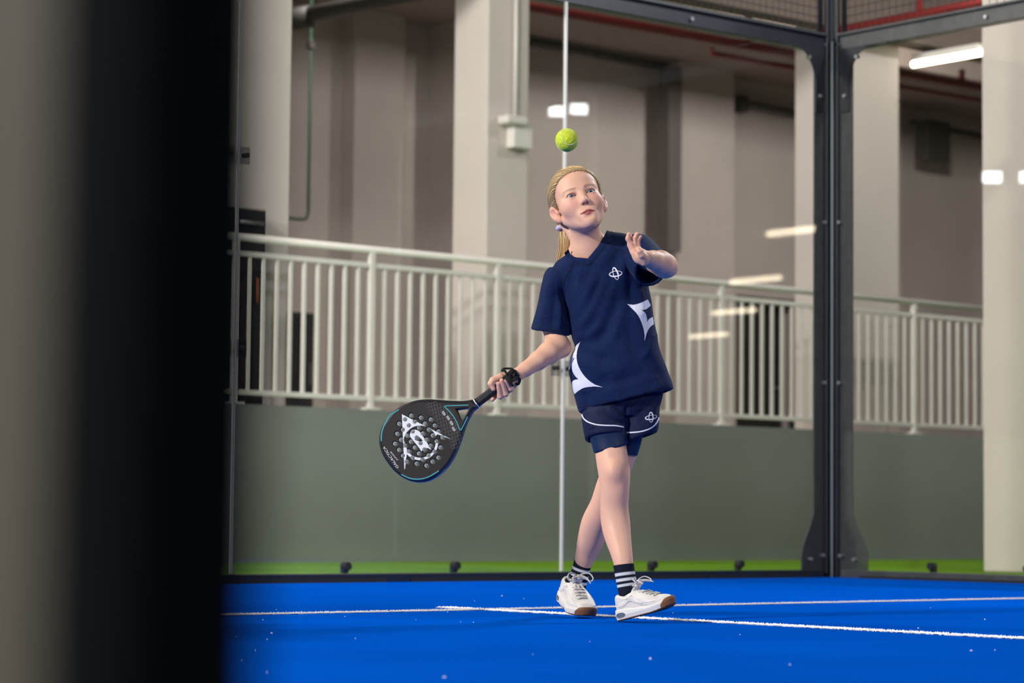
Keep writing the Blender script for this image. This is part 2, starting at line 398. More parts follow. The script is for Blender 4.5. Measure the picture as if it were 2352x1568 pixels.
# ================================================================== RAILING on the retaining wall
YR = 4.56
T = thing('railing', (3, YR, 1.06), 'white metal railing with upright bars along the top of the retaining wall', 'railing')
XA, XB = -3.29, 10.7
MB().tube([(XA, YR, 2.195), (XB, YR, 2.195)], .026, 12).build('top_rail', WHITE_METAL, T, True)
MB().box((XA, YR-.016, 2.065), (XB, YR+.016, 2.10), .003).build('upper_rail', WHITE_METAL, T)
MB().box((XA, YR-.016, 1.125), (XB, YR+.016, 1.16), .003).build('lower_rail', WHITE_METAL, T)
post0 = None; bal0 = None
k = 0; x = XA
while x < XB:
    if post0 is None:
        post0 = MB().box((x-.022, YR-.022, 1.06), (x+.022, YR+.022, 2.175), .003).build('post', WHITE_METAL, T); px0 = x
        pl0 = MB().box((x-.065, YR-.05, 1.06), (x+.065, YR+.05, 1.075), .003).build('base_plate', WHITE_METAL, post0)
        bx0 = x+.116; bal0 = MB().box((bx0-.011, YR-.011, 1.15), (bx0+.011, YR+.011, 2.07)).build('baluster', WHITE_METAL, T)
    else:
        c = copy_obj(post0, T, (x-px0, 0, 0)); copy_obj(pl0, c)
        copy_obj(bal0, T, (x-px0, 0, 0))
    for j in range(2, 10): copy_obj(bal0, T, (x-px0+.116*(j-1), 0, 0))
    x += 1.16

# ================================================================== COLUMNS
def column(x0, y0, w, d, z0, label, name='concrete_column'):
    T = thing(name, (x0+w/2, y0+d/2, z0), label, 'column', 'concrete columns of the hall')
    MB().box((x0, y0, z0), (x0+w, y0+d, 5.99), .008).build('shaft', COLUMN_PAINT, T)
    return T
column(-.84, 5.0, .62, .62, 1.055, 'cream column behind the left end of the railing, beside the foreground post')
column(1.6, 5.0, .41, .41, 1.055, 'cream column behind the railing with a white box on it, left of the ball')
column(5.55, 5.0, .76, .54, 1.055, 'cream column on the platform directly behind the corner post')
column(2.42, .28, .62, .62, -.004, 'white column standing on the green turf at the right edge')

# ================================================================== THINGS ON THE PLATFORM AND CEILING
T = thing('junction_box', (1.87, 4.95, 3.2), 'small white box on the cream column with a conduit above', 'box')
MB().box((1.78, 4.90, 3.13), (1.975, 4.995, 3.33), .012).build('cover', WHITE_METAL, T)
MB().box((1.68, 4.86, 3.30), (1.90, 4.985, 3.37), .02).build('lamp_arm', WHITE_METAL, T)
MB().tube([(1.855, 4.975, 3.36), (1.855, 4.975, 4.49)], .014, 8).build('conduit', WHITE_METAL, T, True)
T = thing('black_cabinet', (-.7, 4.93, 1.055), 'tall black cabinet behind the left end of the railing', 'cabinet')
MB().box((-1.05, 4.80, 1.055), (-.56, 4.985, 2.43), .006).build('body', BLACK_PAINT, T)
MB().box((-1.02, 4.788, 1.10), (-.59, 4.80, 2.22), .004).build('door', BLACK_PAINT, T)
MB().tube([(-.80, 4.77, 2.33), (-.60, 4.77, 2.33)], .014, 8).build('handle_bar', BOLT, T, True)
MB().box((-.64, 4.783, 1.78), (-.62, 4.79, 1.95)).build('label_strip', material('orange_strip', (.35, .1, .03), .5), T)
T = thing('dark_crate', (2.7, 9, 1.055), 'tall dark crate on the platform seen through the railing left of the racket', 'crate')
MB().box((2.42, 8.9, 1.055), (2.80, 9.3, 2.15), .01).build('body', BLACK_PAINT, T)
MB().box((2.60, 8.885, 1.10), (2.62, 8.9, 2.1)).build('door_gap', RUBBER, T)
MB().box((2.75, 8.88, 1.5), (2.78, 8.9, 1.7)).build('handle', DARK_PIPE, T)
T = thing('green_pipe', (2.2, 8.6, 2.95), 'thin dark green pipe bent at the bottom in front of the back wall', 'pipe')
MB().tube([(2.5, 8.6, 5.98), (2.5, 8.6, 3.02), (2.48, 8.6, 2.96), (2.43, 8.6, 2.95), (1.2, 8.6, 2.95)], .014, 8).build('pipe', material('dark_green_paint', (.008, .045, .022), .5), T, True)
MB().box((2.47, 8.57, 4.5), (2.53, 8.63, 4.56)).build('bracket', DARK_PIPE, T)
T = thing('air_duct', (1.9, 8, 5.2), 'dark round ventilation duct under the ceiling at the upper left', 'duct')
MB().tube([(1.93, 8.3, 4.62), (2.06, 8.0, 4.64)], .10, 12).build('hood', DARK_PIPE, T, True)
MB().tube([(2.05, 8.1, 4.66), (2.32, 5.45, 4.66)], .07, 12).build('duct_run', DARK_PIPE, T, True)
MB().tube([(2.2, 6.6, 4.7), (2.2, 6.6, 6.0)], .015, 6).build('hanger', DARK_PIPE, T)
# dark conduits along the back wall
T = thing('wall_conduit', (10, 12.6, 5.5), 'dark conduit along the back wall with a vertical drop right of the ball', 'conduit')
MB().tube([(7.6, 12.62, 5.93), (10.72, 12.62, 5.90)], .06, 8).build('run', DARK_PIPE, T, True)
MB().box((10.66, 12.5, 3.6), (10.88, 12.7, 5.9)).build('drop', material('brown_grey_paint', (.13, .115, .11), .7), T)
T = thing('wall_conduit', (13, 12.9, 5.5), 'short dark conduit high on the back wall left of the corner post', 'conduit')
MB().tube([(12.3, 12.85, 5.66), (13.9, 12.85, 5.62)], .05, 8).build('run', DARK_PIPE, T, True)
MB().box((12.2, 12.8, 5.55), (12.36, 12.95, 5.75)).build('junction', DARK_PIPE, T)
T = thing('wall_conduit', (16.5, 12.6, 5.6), 'dark conduit on the back wall right of the corner post', 'conduit')
MB().tube([(15.3, 12.6, 5.72), (18.5, 12.6, 5.62)], .05, 8).build('run', DARK_PIPE, T, True)
MB().box((15.4, 12.4, 5.2), (15.85, 12.62, 5.75)).build('bracket', DARK_PIPE, T)
# red sprinkler pipes
def pipe(label, pts, r, drops=()):
    T = thing('sprinkler_pipe', pts[0], label, 'pipe', 'red sprinkler pipes')
    MB().tube(pts, r, 10).build('pipe', RED_PIPE, T, True)
    for d in drops: MB().tube(d, r*.8, 8).build('drop', RED_PIPE, T, True)
pipe('long red sprinkler pipe running behind the glass under the top beam', [(2.55, 6.66, 4.71), (12.0, 6.50, 4.71)], .042, [[(6.04, 6.6, 4.71), (6.04, 6.6, 5.98)], [(9.04, 6.55, 4.71), (9.04, 6.55, 4.85)]])
pipe('thin red branch pipe just below the long one, left of the corner post', [(5.59, 6.62, 4.63), (5.59, 6.62, 4.58), (9.33, 6.57, 4.58)], .026)
pipe('red sprinkler pipe seen through the mesh right of the corner post', [(4.95, 4.7, 4.40), (4.95, 1.6, 4.40)], .035, [[(4.95, 3.6, 4.40), (4.95, 3.6, 4.9)]])

# ================================================================== LAMPS
TUBE_ON = emission('warm_tube_light', (1.0, .86, .62), 11)
def tube_lamp(x, y0, y1, z, label, r=.035):
    T = thing('tube_lamp', (x, (y0+y1)/2, z), label, 'lamp', 'ceiling tube lamps')
    MB().tube([(x, y0, z), (x, y1, z)], r, 10).build('tube', TUBE_ON, T, True)
    MB().box((x-.05, y0+.02, z+r*.8), (x+.05, y1-.02, z+r+.05), .008).build('housing', WHITE_METAL, T)
    for yy in (y0+.15, y1-.15): MB().tube([(x, yy, z+r), (x, yy, 5.99 if z > 4.5 else 4.5)], .006, 5).build('hanger', DARK_PIPE, T)
tube_lamp(6.52, 4.22, 5.02, 4.38, 'bright warm tube lamp under the ceiling at the upper right', .028)
for (x, y, l) in ((16.45, -15.8, 'nearest'), (21.4, -21.5, 'second'), (25.9, -26.5, 'third'), (30.2, -31.6, 'farthest')):
    tube_lamp(x, y-.6, y+.6, 4.6, l+' tube lamp of the row mirrored in the end wall glass', .05)
PANEL_ON = emission('cool_led_panel', (.92, .97, 1.0), 22)
def floodlight(p, aim, label, s=.5):
    T = thing('floodlight', p, label, 'lamp', 'led floodlights of the hall')
    d = (Vector(aim)-Vector(p)).normalized(); q = d.to_track_quat('-Z', 'Y').to_matrix()
    def tr(mb): return [tuple(Vector(p)+q @ Vector(v)) for v in mb.v]
    for name, mb, mat in (('housing', MB().box((-s*.85, -s*.55, -.005), (s*.85, s*.55, .08), .01), BLACK_PAINT), ('led_panel', MB().box((-s*.78, -s*.48, -.012), (s*.78, s*.48, -.004)), PANEL_ON)):
        o = mesh_obj(name, tr(mb), mb.f, mat, T); fix_normals(o)
    b = Vector(p)+q @ Vector((0, 0, .08))
    MB().tube([tuple(b), (b.x, b.y, 5.99)], .02, 6).build('mount', DARK_PIPE, T)
for (p, a, w, c), nm in zip(FLOODS, ('floodlight over the near side line beside the player', 'unseen fill floodlight added behind the camera to the right', 'floodlight over the far side line beside the player',
        'floodlight over the far side line by the net', 'unseen floodlight added above the platform to brighten the back wall', 'unseen floodlight added further right to brighten the back wall', 'floodlight behind the end wall far to the left', 'unseen floodlight added behind the end wall to brighten the left railing', 'unseen floodlight added behind the corner to brighten the right railing')):
    floodlight(p, a, nm)
floodlight((10.74, -14.68, 5.6), (4, -4, 1), 'left lamp of the floodlight pair mirrored in the glass above the ball', .14)
floodlight((10.83, -14.36, 5.6), (4, -4, 1), 'right lamp of the floodlight pair mirrored in the glass above the ball', .14)
floodlight((-16.25, 12.0, 5.0), (-4, 0, 1), 'left lamp of the floodlight pair mirrored in the side glass at the right edge', .16)
floodlight((-16.6, 11.65, 5.0), (-4, 0, 1), 'right lamp of the floodlight pair mirrored in the side glass at the right edge', .16)

# ================================================================== NEAR POST beside the camera (court doorway)
T = thing('door_post', (-10.0, -8.97, 0), 'black steel door post close to the camera at the left, out of focus', 'post')
MB().box((-10.019, -8.993, 0), (-9.981, -8.951, 3.0), .003).build('tube', POST_BLACK, T)
MB().box((-10.03, -9.005, 0), (-9.97, -8.952, .008), .002).build('base_plate', STEEL, T)
MB().box((-10.021, -8.995, 1.02), (-9.979, -8.949, 1.1)).build('hinge', POST_BLACK, T)
T = thing('fence_board', (-10.0, -8.2, 0), 'grey-beige board fixed beside the black door post at the left edge', 'board')
MB().box((-10.006, -8.95, .02), (-9.994, -7.45, 2.4), .002).build('board', material('grey_beige_board', (.062, .050, .047), .8, var=.05, vscale=3), T)
MB().box((-10.01, -7.47, 0), (-9.99, -7.43, 2.45), .002).build('edge_strip', STEEL, T)
# ================================================================== SCULPTING TOOLS (signed distance fields -> surface nets)
D0 = 7.6
def ray_dir(px, py): return _fw+_r*(px-IMG_W/2)/FPX-_u*(py-IMG_H/2)/FPX
def W(px, py, d=0.0): return CAM+ray_dir(px, py)*(D0+d)      # a point of the player's space: photo column, row, depth behind the player's plane
PXM = FPX/D0                                                  # 752 px per metre at the player
AR = np.array([_r0[0], _r0[1], 0.0]); AU = np.array([0, 0, 1.0]); AT = -np.array([_fw[0], _fw[1], 0])/np.linalg.norm(_fw[:2])
def to_px(P):
    d = np.asarray(P)-CAM; z = d@_fw
    return np.stack([IMG_W/2+FPX*(d@_r)/z, IMG_H/2-FPX*(d@_u)/z], -1)

def smin(a, b, k):
    h = np.clip(.5+.5*(b-a)/k, 0, 1); return b+(a-b)*h-k*h*(1-h)
def smax(a, b, k): return -smin(-a, -b, k)
def s_cone(p, a, b, r1, r2):
    a = np.asarray(a, float); b = np.asarray(b, float); ba = b-a; q = p-a
    t = np.clip(q@ba/(ba@ba+1e-12), 0, 1); v = q-t[:, None]*ba
    return np.sqrt((v*v).sum(1))-(r1+t*(r2-r1))
def s_ell(p, c, r, R=None):
    q = p-np.asarray(c, float)
    if R is not None: q = q@np.asarray(R).T
    r = np.asarray(r, float); k0 = np.sqrt(((q/r)**2).sum(1)); k1 = np.sqrt(((q/r**2)**2).sum(1))+1e-9
    return k0*(k0-1)/k1
def s_chain(p, pts, rad, k=.006):
    d = None
    for i in range(len(pts)-1):
        e = s_cone(p, pts[i], pts[i+1], rad[i], rad[i+1]); d = e if d is None else smin(d, e, k)
    return d

def polygonize(fn, lo, hi, h):
    lo = np.asarray(lo, float); hi = np.asarray(hi, float); B = 8
    nb = np.ceil((hi-lo)/(h*B)).astype(int)+1; n = nb*B
    I = np.stack(np.meshgrid(*[np.arange(k) for k in nb], indexing='ij'), -1).reshape(-1, 3)
    cen = lo+(I*B+(B-1)/2)*h
    dc = fn(cen); act = np.abs(dc) < B*h*1.9
    F = np.repeat(np.repeat(np.repeat(np.where(dc < 0, -1., 1.).reshape(nb).astype(np.float32), B, 0), B, 1), B, 2)
    o = np.stack(np.meshgrid(*[np.arange(B)]*3, indexing='ij'), -1).reshape(-1, 3)
    A = I[act]
    for s in range(0, len(A), 400):
        a = A[s:s+400]; idx = (a[:, None, :]*B+o[None]).reshape(-1, 3)
        F[idx[:, 0], idx[:, 1], idx[:, 2]] = fn(lo+idx*h)
    ins = F < 0
    nx, ny, nz = F.shape
    c = [(i, j, k) for i in (0, 1) for j in (0, 1) for k in (0, 1)]
    def sub(a, t): return a[t[0]:nx-1+t[0], t[1]:ny-1+t[1], t[2]:nz-1+t[2]]
    cnt = np.zeros((nx-1, ny-1, nz-1), np.int8)
    for t in c: cnt += sub(ins, t)
    mask = (cnt > 0) & (cnt < 8); cells = np.argwhere(mask)
    idm = -np.ones(mask.shape, np.int64); idm[mask] = np.arange(len(cells))
    acc = np.zeros((len(cells), 3)); num = np.zeros(len(cells))
    for t in c:
        for ax in range(3):
            if t[ax]: continue
            t2 = list(t); t2[ax] = 1
            f1 = F[cells[:, 0]+t[0], cells[:, 1]+t[1], cells[:, 2]+t[2]]; f2 = F[cells[:, 0]+t2[0], cells[:, 1]+t2[1], cells[:, 2]+t2[2]]
            m = (f1 < 0) != (f2 < 0); w = f1[m]/(f1[m]-f2[m])
            q = np.array(t, float)[None].repeat(m.sum(), 0); q[:, ax] += w
            acc[m] += q; num[m] += 1
    V = lo+(cells+acc/num[:, None])*h
    Fc = []
    for ax in range(3):
        sl1 = [slice(None)]*3; sl2 = [slice(None)]*3; sl1[ax] = slice(0, -1); sl2[ax] = slice(1, None)
        e = np.argwhere(ins[tuple(sl1)] != ins[tuple(sl2)])
        b, cc = [(1, 2), (2, 0), (0, 1)][ax]
        dims = [nx-1, ny-1, nz-1]
        ok = (e[:, b] > 0) & (e[:, cc] > 0) & (e[:, b] < dims[b]) & (e[:, cc] < dims[cc]); e = e[ok]
        def cid(db, dc_):
            q = e.copy(); q[:, b] -= db; q[:, cc] -= dc_; return idm[q[:, 0], q[:, 1], q[:, 2]]
        quad = np.stack([cid(1, 1), cid(0, 1), cid(0, 0), cid(1, 0)], 1)
        flip = ~ins[e[:, 0], e[:, 1], e[:, 2]]
        quad[flip] = quad[flip][:, ::-1]
        Fc.append(quad)
    return V, np.concatenate(Fc)

def smooth_mesh(V, Fq, it=3, lam=.5):
    E = np.concatenate([Fq[:, [0, 1]], Fq[:, [1, 2]], Fq[:, [2, 3]], Fq[:, [3, 0]]])
    for _ in range(it):
        s = np.zeros_like(V); n = np.zeros(len(V))
        for a, b in ((0, 1), (1, 0)):
            np.add.at(s, E[:, a], V[E[:, b]]); np.add.at(n, E[:, a], 1)
        V = V+lam*(s/np.maximum(n, 1)[:, None]-V)
    return V
def vnormals(V, Fq):
    fn = np.cross(V[Fq[:, 2]]-V[Fq[:, 0]], V[Fq[:, 3]]-V[Fq[:, 1]]); N = np.zeros_like(V)
    for k in range(4): np.add.at(N, Fq[:, k], fn)
    return N/(np.linalg.norm(N, axis=1)[:, None]+1e-12)
def merge(parts):
    Vs, Fs, n = [], [], 0
    for V, F in parts: Vs.append(V); Fs.append(F+n); n += len(V)
    return np.concatenate(Vs), np.concatenate(Fs)
def unit(v): v = np.asarray(v, float); return v/np.linalg.norm(v)

# rings for cloth: a closed loop given by its left and right photo edge, depth, half depth and front-to-back tilt
def ring(l, r, d, hd, tilt=0., n=56, p=2.25, twist=0.):
    A = W(l[0], l[1], d-twist); B = W(r[0], r[1], d+twist); c = (A+B)/2; a = (B-A)/2
    b = AT*hd+AU*(tilt/PXM/2)
    q = np.arange(n)*2*math.pi/n; co, si = np.cos(q), np.sin(q)
    return c+np.outer(np.sign(co)*np.abs(co)**(2/p), a)+np.outer(np.sign(si)*np.abs(si)**(2/p), b)
def loft(rings, cap0=True, cap1=True):
    n = len(rings[0]); V = np.concatenate(rings); F = []
    for i in range(len(rings)-1):
        for k in range(n): F.append((i*n+k, i*n+(k+1) % n, (i+1)*n+(k+1) % n, (i+1)*n+k))
    if cap0: F.append(tuple(range(n-1, -1, -1)))
    if cap1: F.append(tuple((len(rings)-1)*n+k for k in range(n)))
    return V, F
def densify(rings, k=4):
    """Catmull-Rom in between rings"""
    out = []; m = len(rings)
    for i in range(m-1):
        p0, p1, p2, p3 = rings[max(i-1, 0)], rings[i], rings[i+1], rings[min(i+2, m-1)]
        for j in range(k):
            t = j/k; out.append(.5*(2*p1+(p2-p0)*t+(2*p0-5*p1+4*p2-p3)*t*t+(3*p1-p0-3*p2+p3)*t**3))
    out.append(rings[-1]); return out
def hollow_end(rings, depth, wall=.004, axis=None):
    """turn the last ring inwards so that the end is an open cuff"""
    last = rings[-1]; c = last.mean(0); r = np.linalg.norm(last-c, axis=1).mean(); s = 1-wall/r
    ax = axis if axis is not None else unit(rings[-2].mean(0)-c)
    a = c+(last-c)*s; b = a+ax*depth; b2 = c+ax*depth+(last-c)*s*.9
    return rings+[a, b, b2]
def voxel_union(name, lofts, voxel, mat, parent, smooth_it=4):
    m = MB()
    for V, F in lofts: m.add(V, F)
    o = m.build(name+'_raw', None)
    md = o.modifiers.new('u', 'REMESH'); md.mode = 'VOXEL'; md.voxel_size = voxel
    bpy.context.view_layer.update()
    dg = bpy.context.evaluated_depsgraph_get(); me = o.evaluated_get(dg).to_mesh()
    V = np.zeros(len(me.vertices)*3); me.vertices.foreach_get('co', V); V = V.reshape(-1, 3)
    F = [tuple(p.vertices) for p in me.polygons]
    o.evaluated_get(dg).to_mesh_clear(); bpy.data.objects.remove(o, do_unlink=True)
    Fq = np.array([f if len(f) == 4 else f+(f[2],) for f in F])
    return smooth_mesh(V, Fq, smooth_it), Fq
def stroke_fold(V, N, segs, front=True):
    """raise or sink soft cloth folds: each seg is photo points, width px, height m"""
    P = to_px(V); face = (N@-_fw) > -.15 if front else np.ones(len(V), bool)
    D = np.zeros(len(V))
    for pts, w, h in segs:
        pts = np.array(pts, float); best = np.full(len(V), 1e9); env = np.zeros(len(V))
        L = np.concatenate([[0], np.cumsum(np.linalg.norm(np.diff(pts, axis=0), axis=1))])
        for i in range(len(pts)-1):
            a, b = pts[i], pts[i+1]; ab = b-a; t = np.clip((P-a)@ab/(ab@ab), 0, 1); dd = np.linalg.norm(P-a-t[:, None]*ab, axis=1)
            u = (L[i]+t*(L[i+1]-L[i]))/L[-1]; m = dd < best; best[m] = dd[m]; env[m] = u[m]
        D += h*np.exp(-(best/w)**2)*np.minimum(1, np.minimum(env, 1-env)*5+.15)
    D[~face] = 0
    return V+N*D[:, None]

def project(bvh, px, py, lift=.0008):
    d = Vector(ray_dir(px, py)).normalized(); hit = bvh.ray_cast(Vector(CAM), d)
    if hit[0] is None: return None
    n = hit[1]
    if n.dot(d) > 0: n = -n
    return np.array(hit[0]+n*lift)
def in_poly(x, y, poly):
    c = np.zeros(x.shape, bool); n = len(poly)
    for i in range(n):
        x1, y1 = poly[i]; x2, y2 = poly[i-1]
        m = ((y1 > y) != (y2 > y)) & (x < (x2-x1)*(y-y1)/((y2-y1) if y2 != y1 else 1e-9)+x1); c ^= m
    return c
def curve_pts(pts, n=8):
    pts = [np.array(p, float) for p in pts]; m = len(pts); out = []
    for i in range(m-1):
        p0, p1, p2, p3 = pts[max(i-1, 0)], pts[i], pts[i+1], pts[min(i+2, m-1)]
        for j in range(n):
            t = j/n; out.append(.5*(2*p1+(p2-p0)*t+(2*p0-5*p1+4*p2-p3)*t*t+(3*p1-p0-3*p2+p3)*t**3))
    out.append(pts[-1]); return out
def print_patch(name, bvh, poly, mat, parent, step=.6, lift=.0009):
    """flat print that follows the cloth"""
    poly = np.array(poly, float); x0, y0 = poly.min(0)-1; x1, y1 = poly.max(0)+1
    xs = np.arange(x0, x1+step, step); ys = np.arange(y0, y1+step, step)
    X, Y = np.meshgrid((xs[:-1]+xs[1:])/2, (ys[:-1]+ys[1:])/2, indexing='ij'); M = in_poly(X, Y, poly)
    ids = {}; vs = []; fs = []
    def vid(i, j):
        if (i, j) not in ids:
            p = project(bvh, xs[i], ys[j], lift)
            if p is None: ids[(i, j)] = -1
            else: ids[(i, j)] = len(vs); vs.append(p)
        return ids[(i, j)]
    for i, j in np.argwhere(M):
        q = [vid(i, j), vid(i+1, j), vid(i+1, j+1), vid(i, j+1)]
        if min(q) < 0: continue
        z = [np.linalg.norm(vs[a]-CAM) for a in q]
        if max(z)-min(z) < .03: fs.append(tuple(q))
    o = mesh_obj(name, vs, fs, mat, parent, True); return o
def print_stroke(mb, bvh, pts, widths, lift=.0012):
    """thin printed line (photo points, width in px) on the cloth"""
    pts = [np.array(p, float) for p in pts]; m = len(pts); vs = []
    for i in range(m):
        t = pts[min(i+1, m-1)]-pts[max(i-1, 0)]; t /= np.linalg.norm(t)+1e-9; nn = np.array([-t[1], t[0]]); w = widths[i] if hasattr(widths, '__len__') else widths
        row = []
        for s in (-.5, .5):
            q = project(bvh, *(pts[i]+nn*s*w), lift)
            if q is None: row = None; break
            row.append(q)
        vs.append(row)
    for i in range(m-1):
        if vs[i] is None or vs[i+1] is None: continue
        if abs(np.linalg.norm(vs[i][0]-CAM)-np.linalg.norm(vs[i+1][0]-CAM)) > .03: continue
        mb.add([vs[i][0], vs[i][1], vs[i+1][1], vs[i+1][0]], [(0, 1, 2, 3)])
# ================================================================== THE PLAYER
PERSON = thing('person', tuple(np.append(((W(1330, 1415, .25)+W(1430, 1425, -.14))/2)[:2], 0)), 'blonde child in navy sports kit looking up, swinging a padel racket', 'person')
SKIN = attr_mat('skin', rough=.52, spec=.35, sss=.12)
NAVY = material('navy_jersey', (.0042, .0140, .062), .8, var=.22, vscale=160, bump=.15, bscale=420, spec=.14, sheen=.04)
NAVY_D = material('navy_shorts_cloth', (.004, .0095, .042), .7, var=.15, vscale=90, bump=.1, bscale=300, spec=.25)
NAVY_T = material('navy_tights', (.005, .018, .062), .5, var=.1, vscale=60, bump=.05, bscale=400, spec=.35)
PRINT = material('white_print', (.74, .75, .84), .6)
SEAM = material('dark_navy_seam', (.002, .004, .014), .8)
skin_base = np.array([.74, .425, .305])

# ---------------------------------------------------------------- head (canonical frame: x to the photo's right, y out of the face, z up; eyes at z=0)
PSI, PHI, THE = math.radians(10.2), math.radians(20.4), math.radians(14.7)
def head_axes():
    ex = np.array([math.cos(PSI), 0, -math.sin(PSI)]); ey = np.array([math.sin(PSI), 0, math.cos(PSI)]); ez = np.array([0, 1., 0])
    ey2 = math.cos(PHI)*ey+math.sin(PHI)*ez; ez2 = math.cos(PHI)*ez-math.sin(PHI)*ey
    c, s = math.cos(THE), math.sin(THE)
    R = lambda v: (v[0]*c-v[1]*s)*_r+(v[0]*s+v[1]*c)*_u-v[2]*_fw
    return np.array([R(ex), R(ey2), R(ez2)])
HAX = head_axes(); HD = -.03; HO = W(1328, 464.7, HD); HS = 807/(FPX/(D0+HD))
def head_to_world(q): return HO+HS*(np.asarray(q)@HAX)
def world_to_head(P): return ((np.asarray(P)-HO)/HS)@HAX.T
EYE = [np.array([-.0285, .0590, -.0058]), np.array([.0285, .0590, -.0058])]; ER = .0124
neck_b = world_to_head(W(1360, 618, .015)); neck_t = np.array([.0, -.018, -.055])
ster = world_to_head(W(1356, 612, .015))
def eye_almond(p, c, sx):
    x = (p[:, 0]-c[0])*sx; z = p[:, 2]-c[2]-.0015*(x/.013)            # outer corner a little higher
    w, hu, hl = .0142, .0051, .0040
    Ru = (w*w+hu*hu)/(2*hu); Rl = (w*w+hl*hl)/(2*hl)
    return np.maximum(np.hypot(x, z-(hu-Ru))-Ru, np.hypot(x, z+(hl-Rl)*-1-2*(hl-hl))-Rl) if False else np.maximum(np.hypot(x, z-(hu-Ru))-Ru, np.hypot(x, z-(Rl-hl))-Rl)
def skull(p):
    d = s_ell(p, (0, -.014, .026), (.0670, .086, .074))
    d = smin(d, s_ell(p, (0, .024, .038), (.0540, .048, .044)), .03)
    return smin(d, s_ell(p, (0, .018, -.034), (.0535, .0555, .066)), .03)
def head_sdf(p):
    q = p.copy(); q[:, 0] = np.abs(q[:, 0]); E = s_ell; C = s_cone
    d = skull(p)
    d = smin(d, E(q, (.0325, .041, -.028), (.0255, .026, .026)), .022)
    d = smin(d, C(q, (.050, -.004, -.048), (.014, .048, -.088), .010, .012), .02)
    d = smin(d, E(p, (0, .0555, -.089), (.0165, .0175, .0165)), .018)
    d = smin(d, C(q, (.010, .0655, .0125), (.040, .0535, .0140), .0085, .0085), .012)
    # eye hollows
    for c in EYE: d = smax(d, -E(p, c+np.array([0, .0235, .0005]), (.0165, .0125, .0105)), .012)
    # nose
    d = smin(d, C(p, (0, .0660, .004), (0, .0812, -.030), .0066, .0080), .012)
    d = smin(d, E(p, (0, .0832, -.0335), (.0080, .0085, .0074)), .006)
    d = smin(d, E(q, (.0082, .0772, -.0365), (.0052, .0072, .0056)), .005)
    d = smax(d, -C(q, (.0045, .0808, -.0436), (.0054, .0778, -.0380), .0025, .0018), .0016)
    # mouth
    d = smin(d, E(p, (0, .058, -.066), (.026, .0160, .020)), .014)
    up = smin(C(q, (.0035, .0738, -.0615), (.0205, .0660, -.0660), .0034, .0018), C(p, (-.004, .0735, -.0622), (.004, .0735, -.0622), .0033, .0033), .004)
    lo_ = C(q, (.0, .0722, -.0702), (.0165, .0660, -.0680), .0046, .0022)
    d = smin(d, up, .004); d = smin(d, lo_, .004)
    d = smax(d, -C(q, (.0, .0775, -.0662), (.0215, .0682, -.0668), .0012, .0010), .0016)
    d = smax(d, -E(p, (0, .0775, -.0805), (.014, .006, .0042)), .008)
    # eyelids and eye openings
    for c, s in zip(EYE, (-1, 1)):
        lid = E(p, c, (ER+.0022,)*3)
        d = smin(d, lid, .005)
        crease = np.abs(np.hypot((p[:, 0]-c[0])*.62, p[:, 2]-c[2]+.0035)-.0115)-.0006
        d = smax(d, -np.maximum(crease, np.maximum(c[2]+.003-p[:, 2], np.abs(p[:, 1]-.072)-.008)), .0022)
        op = np.maximum(eye_almond(p, c, s), .052-p[:, 1])
        d = smax(d, -op, .0010)
        d = smax(d, -(np.linalg.norm(p-c, axis=1)-ER*1.0), .0006)
    # ears
    for s in (-1, 1):
        o = np.array([s*.0695, -.012, -.016]); ax = unit((s*.80, .52, 0)); fwv = unit((-s*.52, .80, 0)); R = np.array([ax, fwv, (0, 0, 1.)])
        tilt = np.array([[1, 0, 0], [0, .97, .24], [0, -.24, .97]]); R = tilt@R
        q2 = (p-o)@R.T
        k0 = np.sqrt((q2[:, 1]/.0165)**2+((q2[:, 2]-.002)/.0275)**2)
        ear = E(p, o+R.T@np.array([.004, 0, .002]), (.0085, .0165, .0275), R)
        low = E(p, o+R.T@np.array([.002, .003, -.024]), (.0055, .0075, .0085), R)
        ear = smin(ear, low, .008)
        ear = smax(ear, -E(p, o+R.T@np.array([.0135, .0020, .001]), (.0075, .0095, .0175), R), .003)
        ear = smax(ear, -E(p, o+R.T@np.array([.0120, -.008, .010]), (.0036, .0035, .0150), R), .003)
        ear = smin(ear, E(p, o+R.T@np.array([.0065, .0135, -.004]), (.004, .0040, .0070), R), .004)
        d = smin(d, ear, .005)
    # neck and upper chest
    nk = C(p, neck_t, neck_b, .0430, .0455)
    d = smin(d, nk, .014)
    for s in (-1, 1):
        a = head_to_world(np.array([[s*.055, -.045, -.035]]))[0]; b = W(1352+s*4, 588, -.035)
        d = smin(d, C(p, world_to_head(a), world_to_head(b), .008, .010), .012)
        d = smin(d, C(p, neck_t*.4+neck_b*.6, world_to_head(W(1361+s*60, 588-s*22, .02)), .036, .028), .03)
    d = smin(d, E(p, ster, (.075, .044, .034)), .025)
    return d
t_v, t_f = polygonize(head_sdf, (-.125, -.125, -.245), (.125, .105, .115), .00115)
t_v = smooth_mesh(t_v, t_f, 1, .4)
hv = t_v.copy()
col_h = np.tile(skin_base, (len(hv), 1))
def blend(c, tgt, w): return c+(np.asarray(tgt)-c)*w[:, None]
ax_ = np.abs(hv[:, 0]); g = lambda x, y, z, cx, cy, cz, sx, sy, sz: np.exp(-(((x-cx)/sx)**2+((y-cy)/sy)**2+((z-cz)/sz)**2))
col_h = blend(col_h, (.70, .29, .25), .65*g(ax_, hv[:, 1], hv[:, 2], .036, .062, -.030, .020, .03, .018))       # cheeks
col_h = blend(col_h, (.68, .30, .25), .45*g(ax_, hv[:, 1], hv[:, 2], 0, .086, -.034, .012, .02, .012))          # nose tip
col_h = blend(col_h, (.66, .27, .20), .7*g(ax_, hv[:, 1], hv[:, 2], .074, -.012, -.012, .012, .025, .03))        # ears
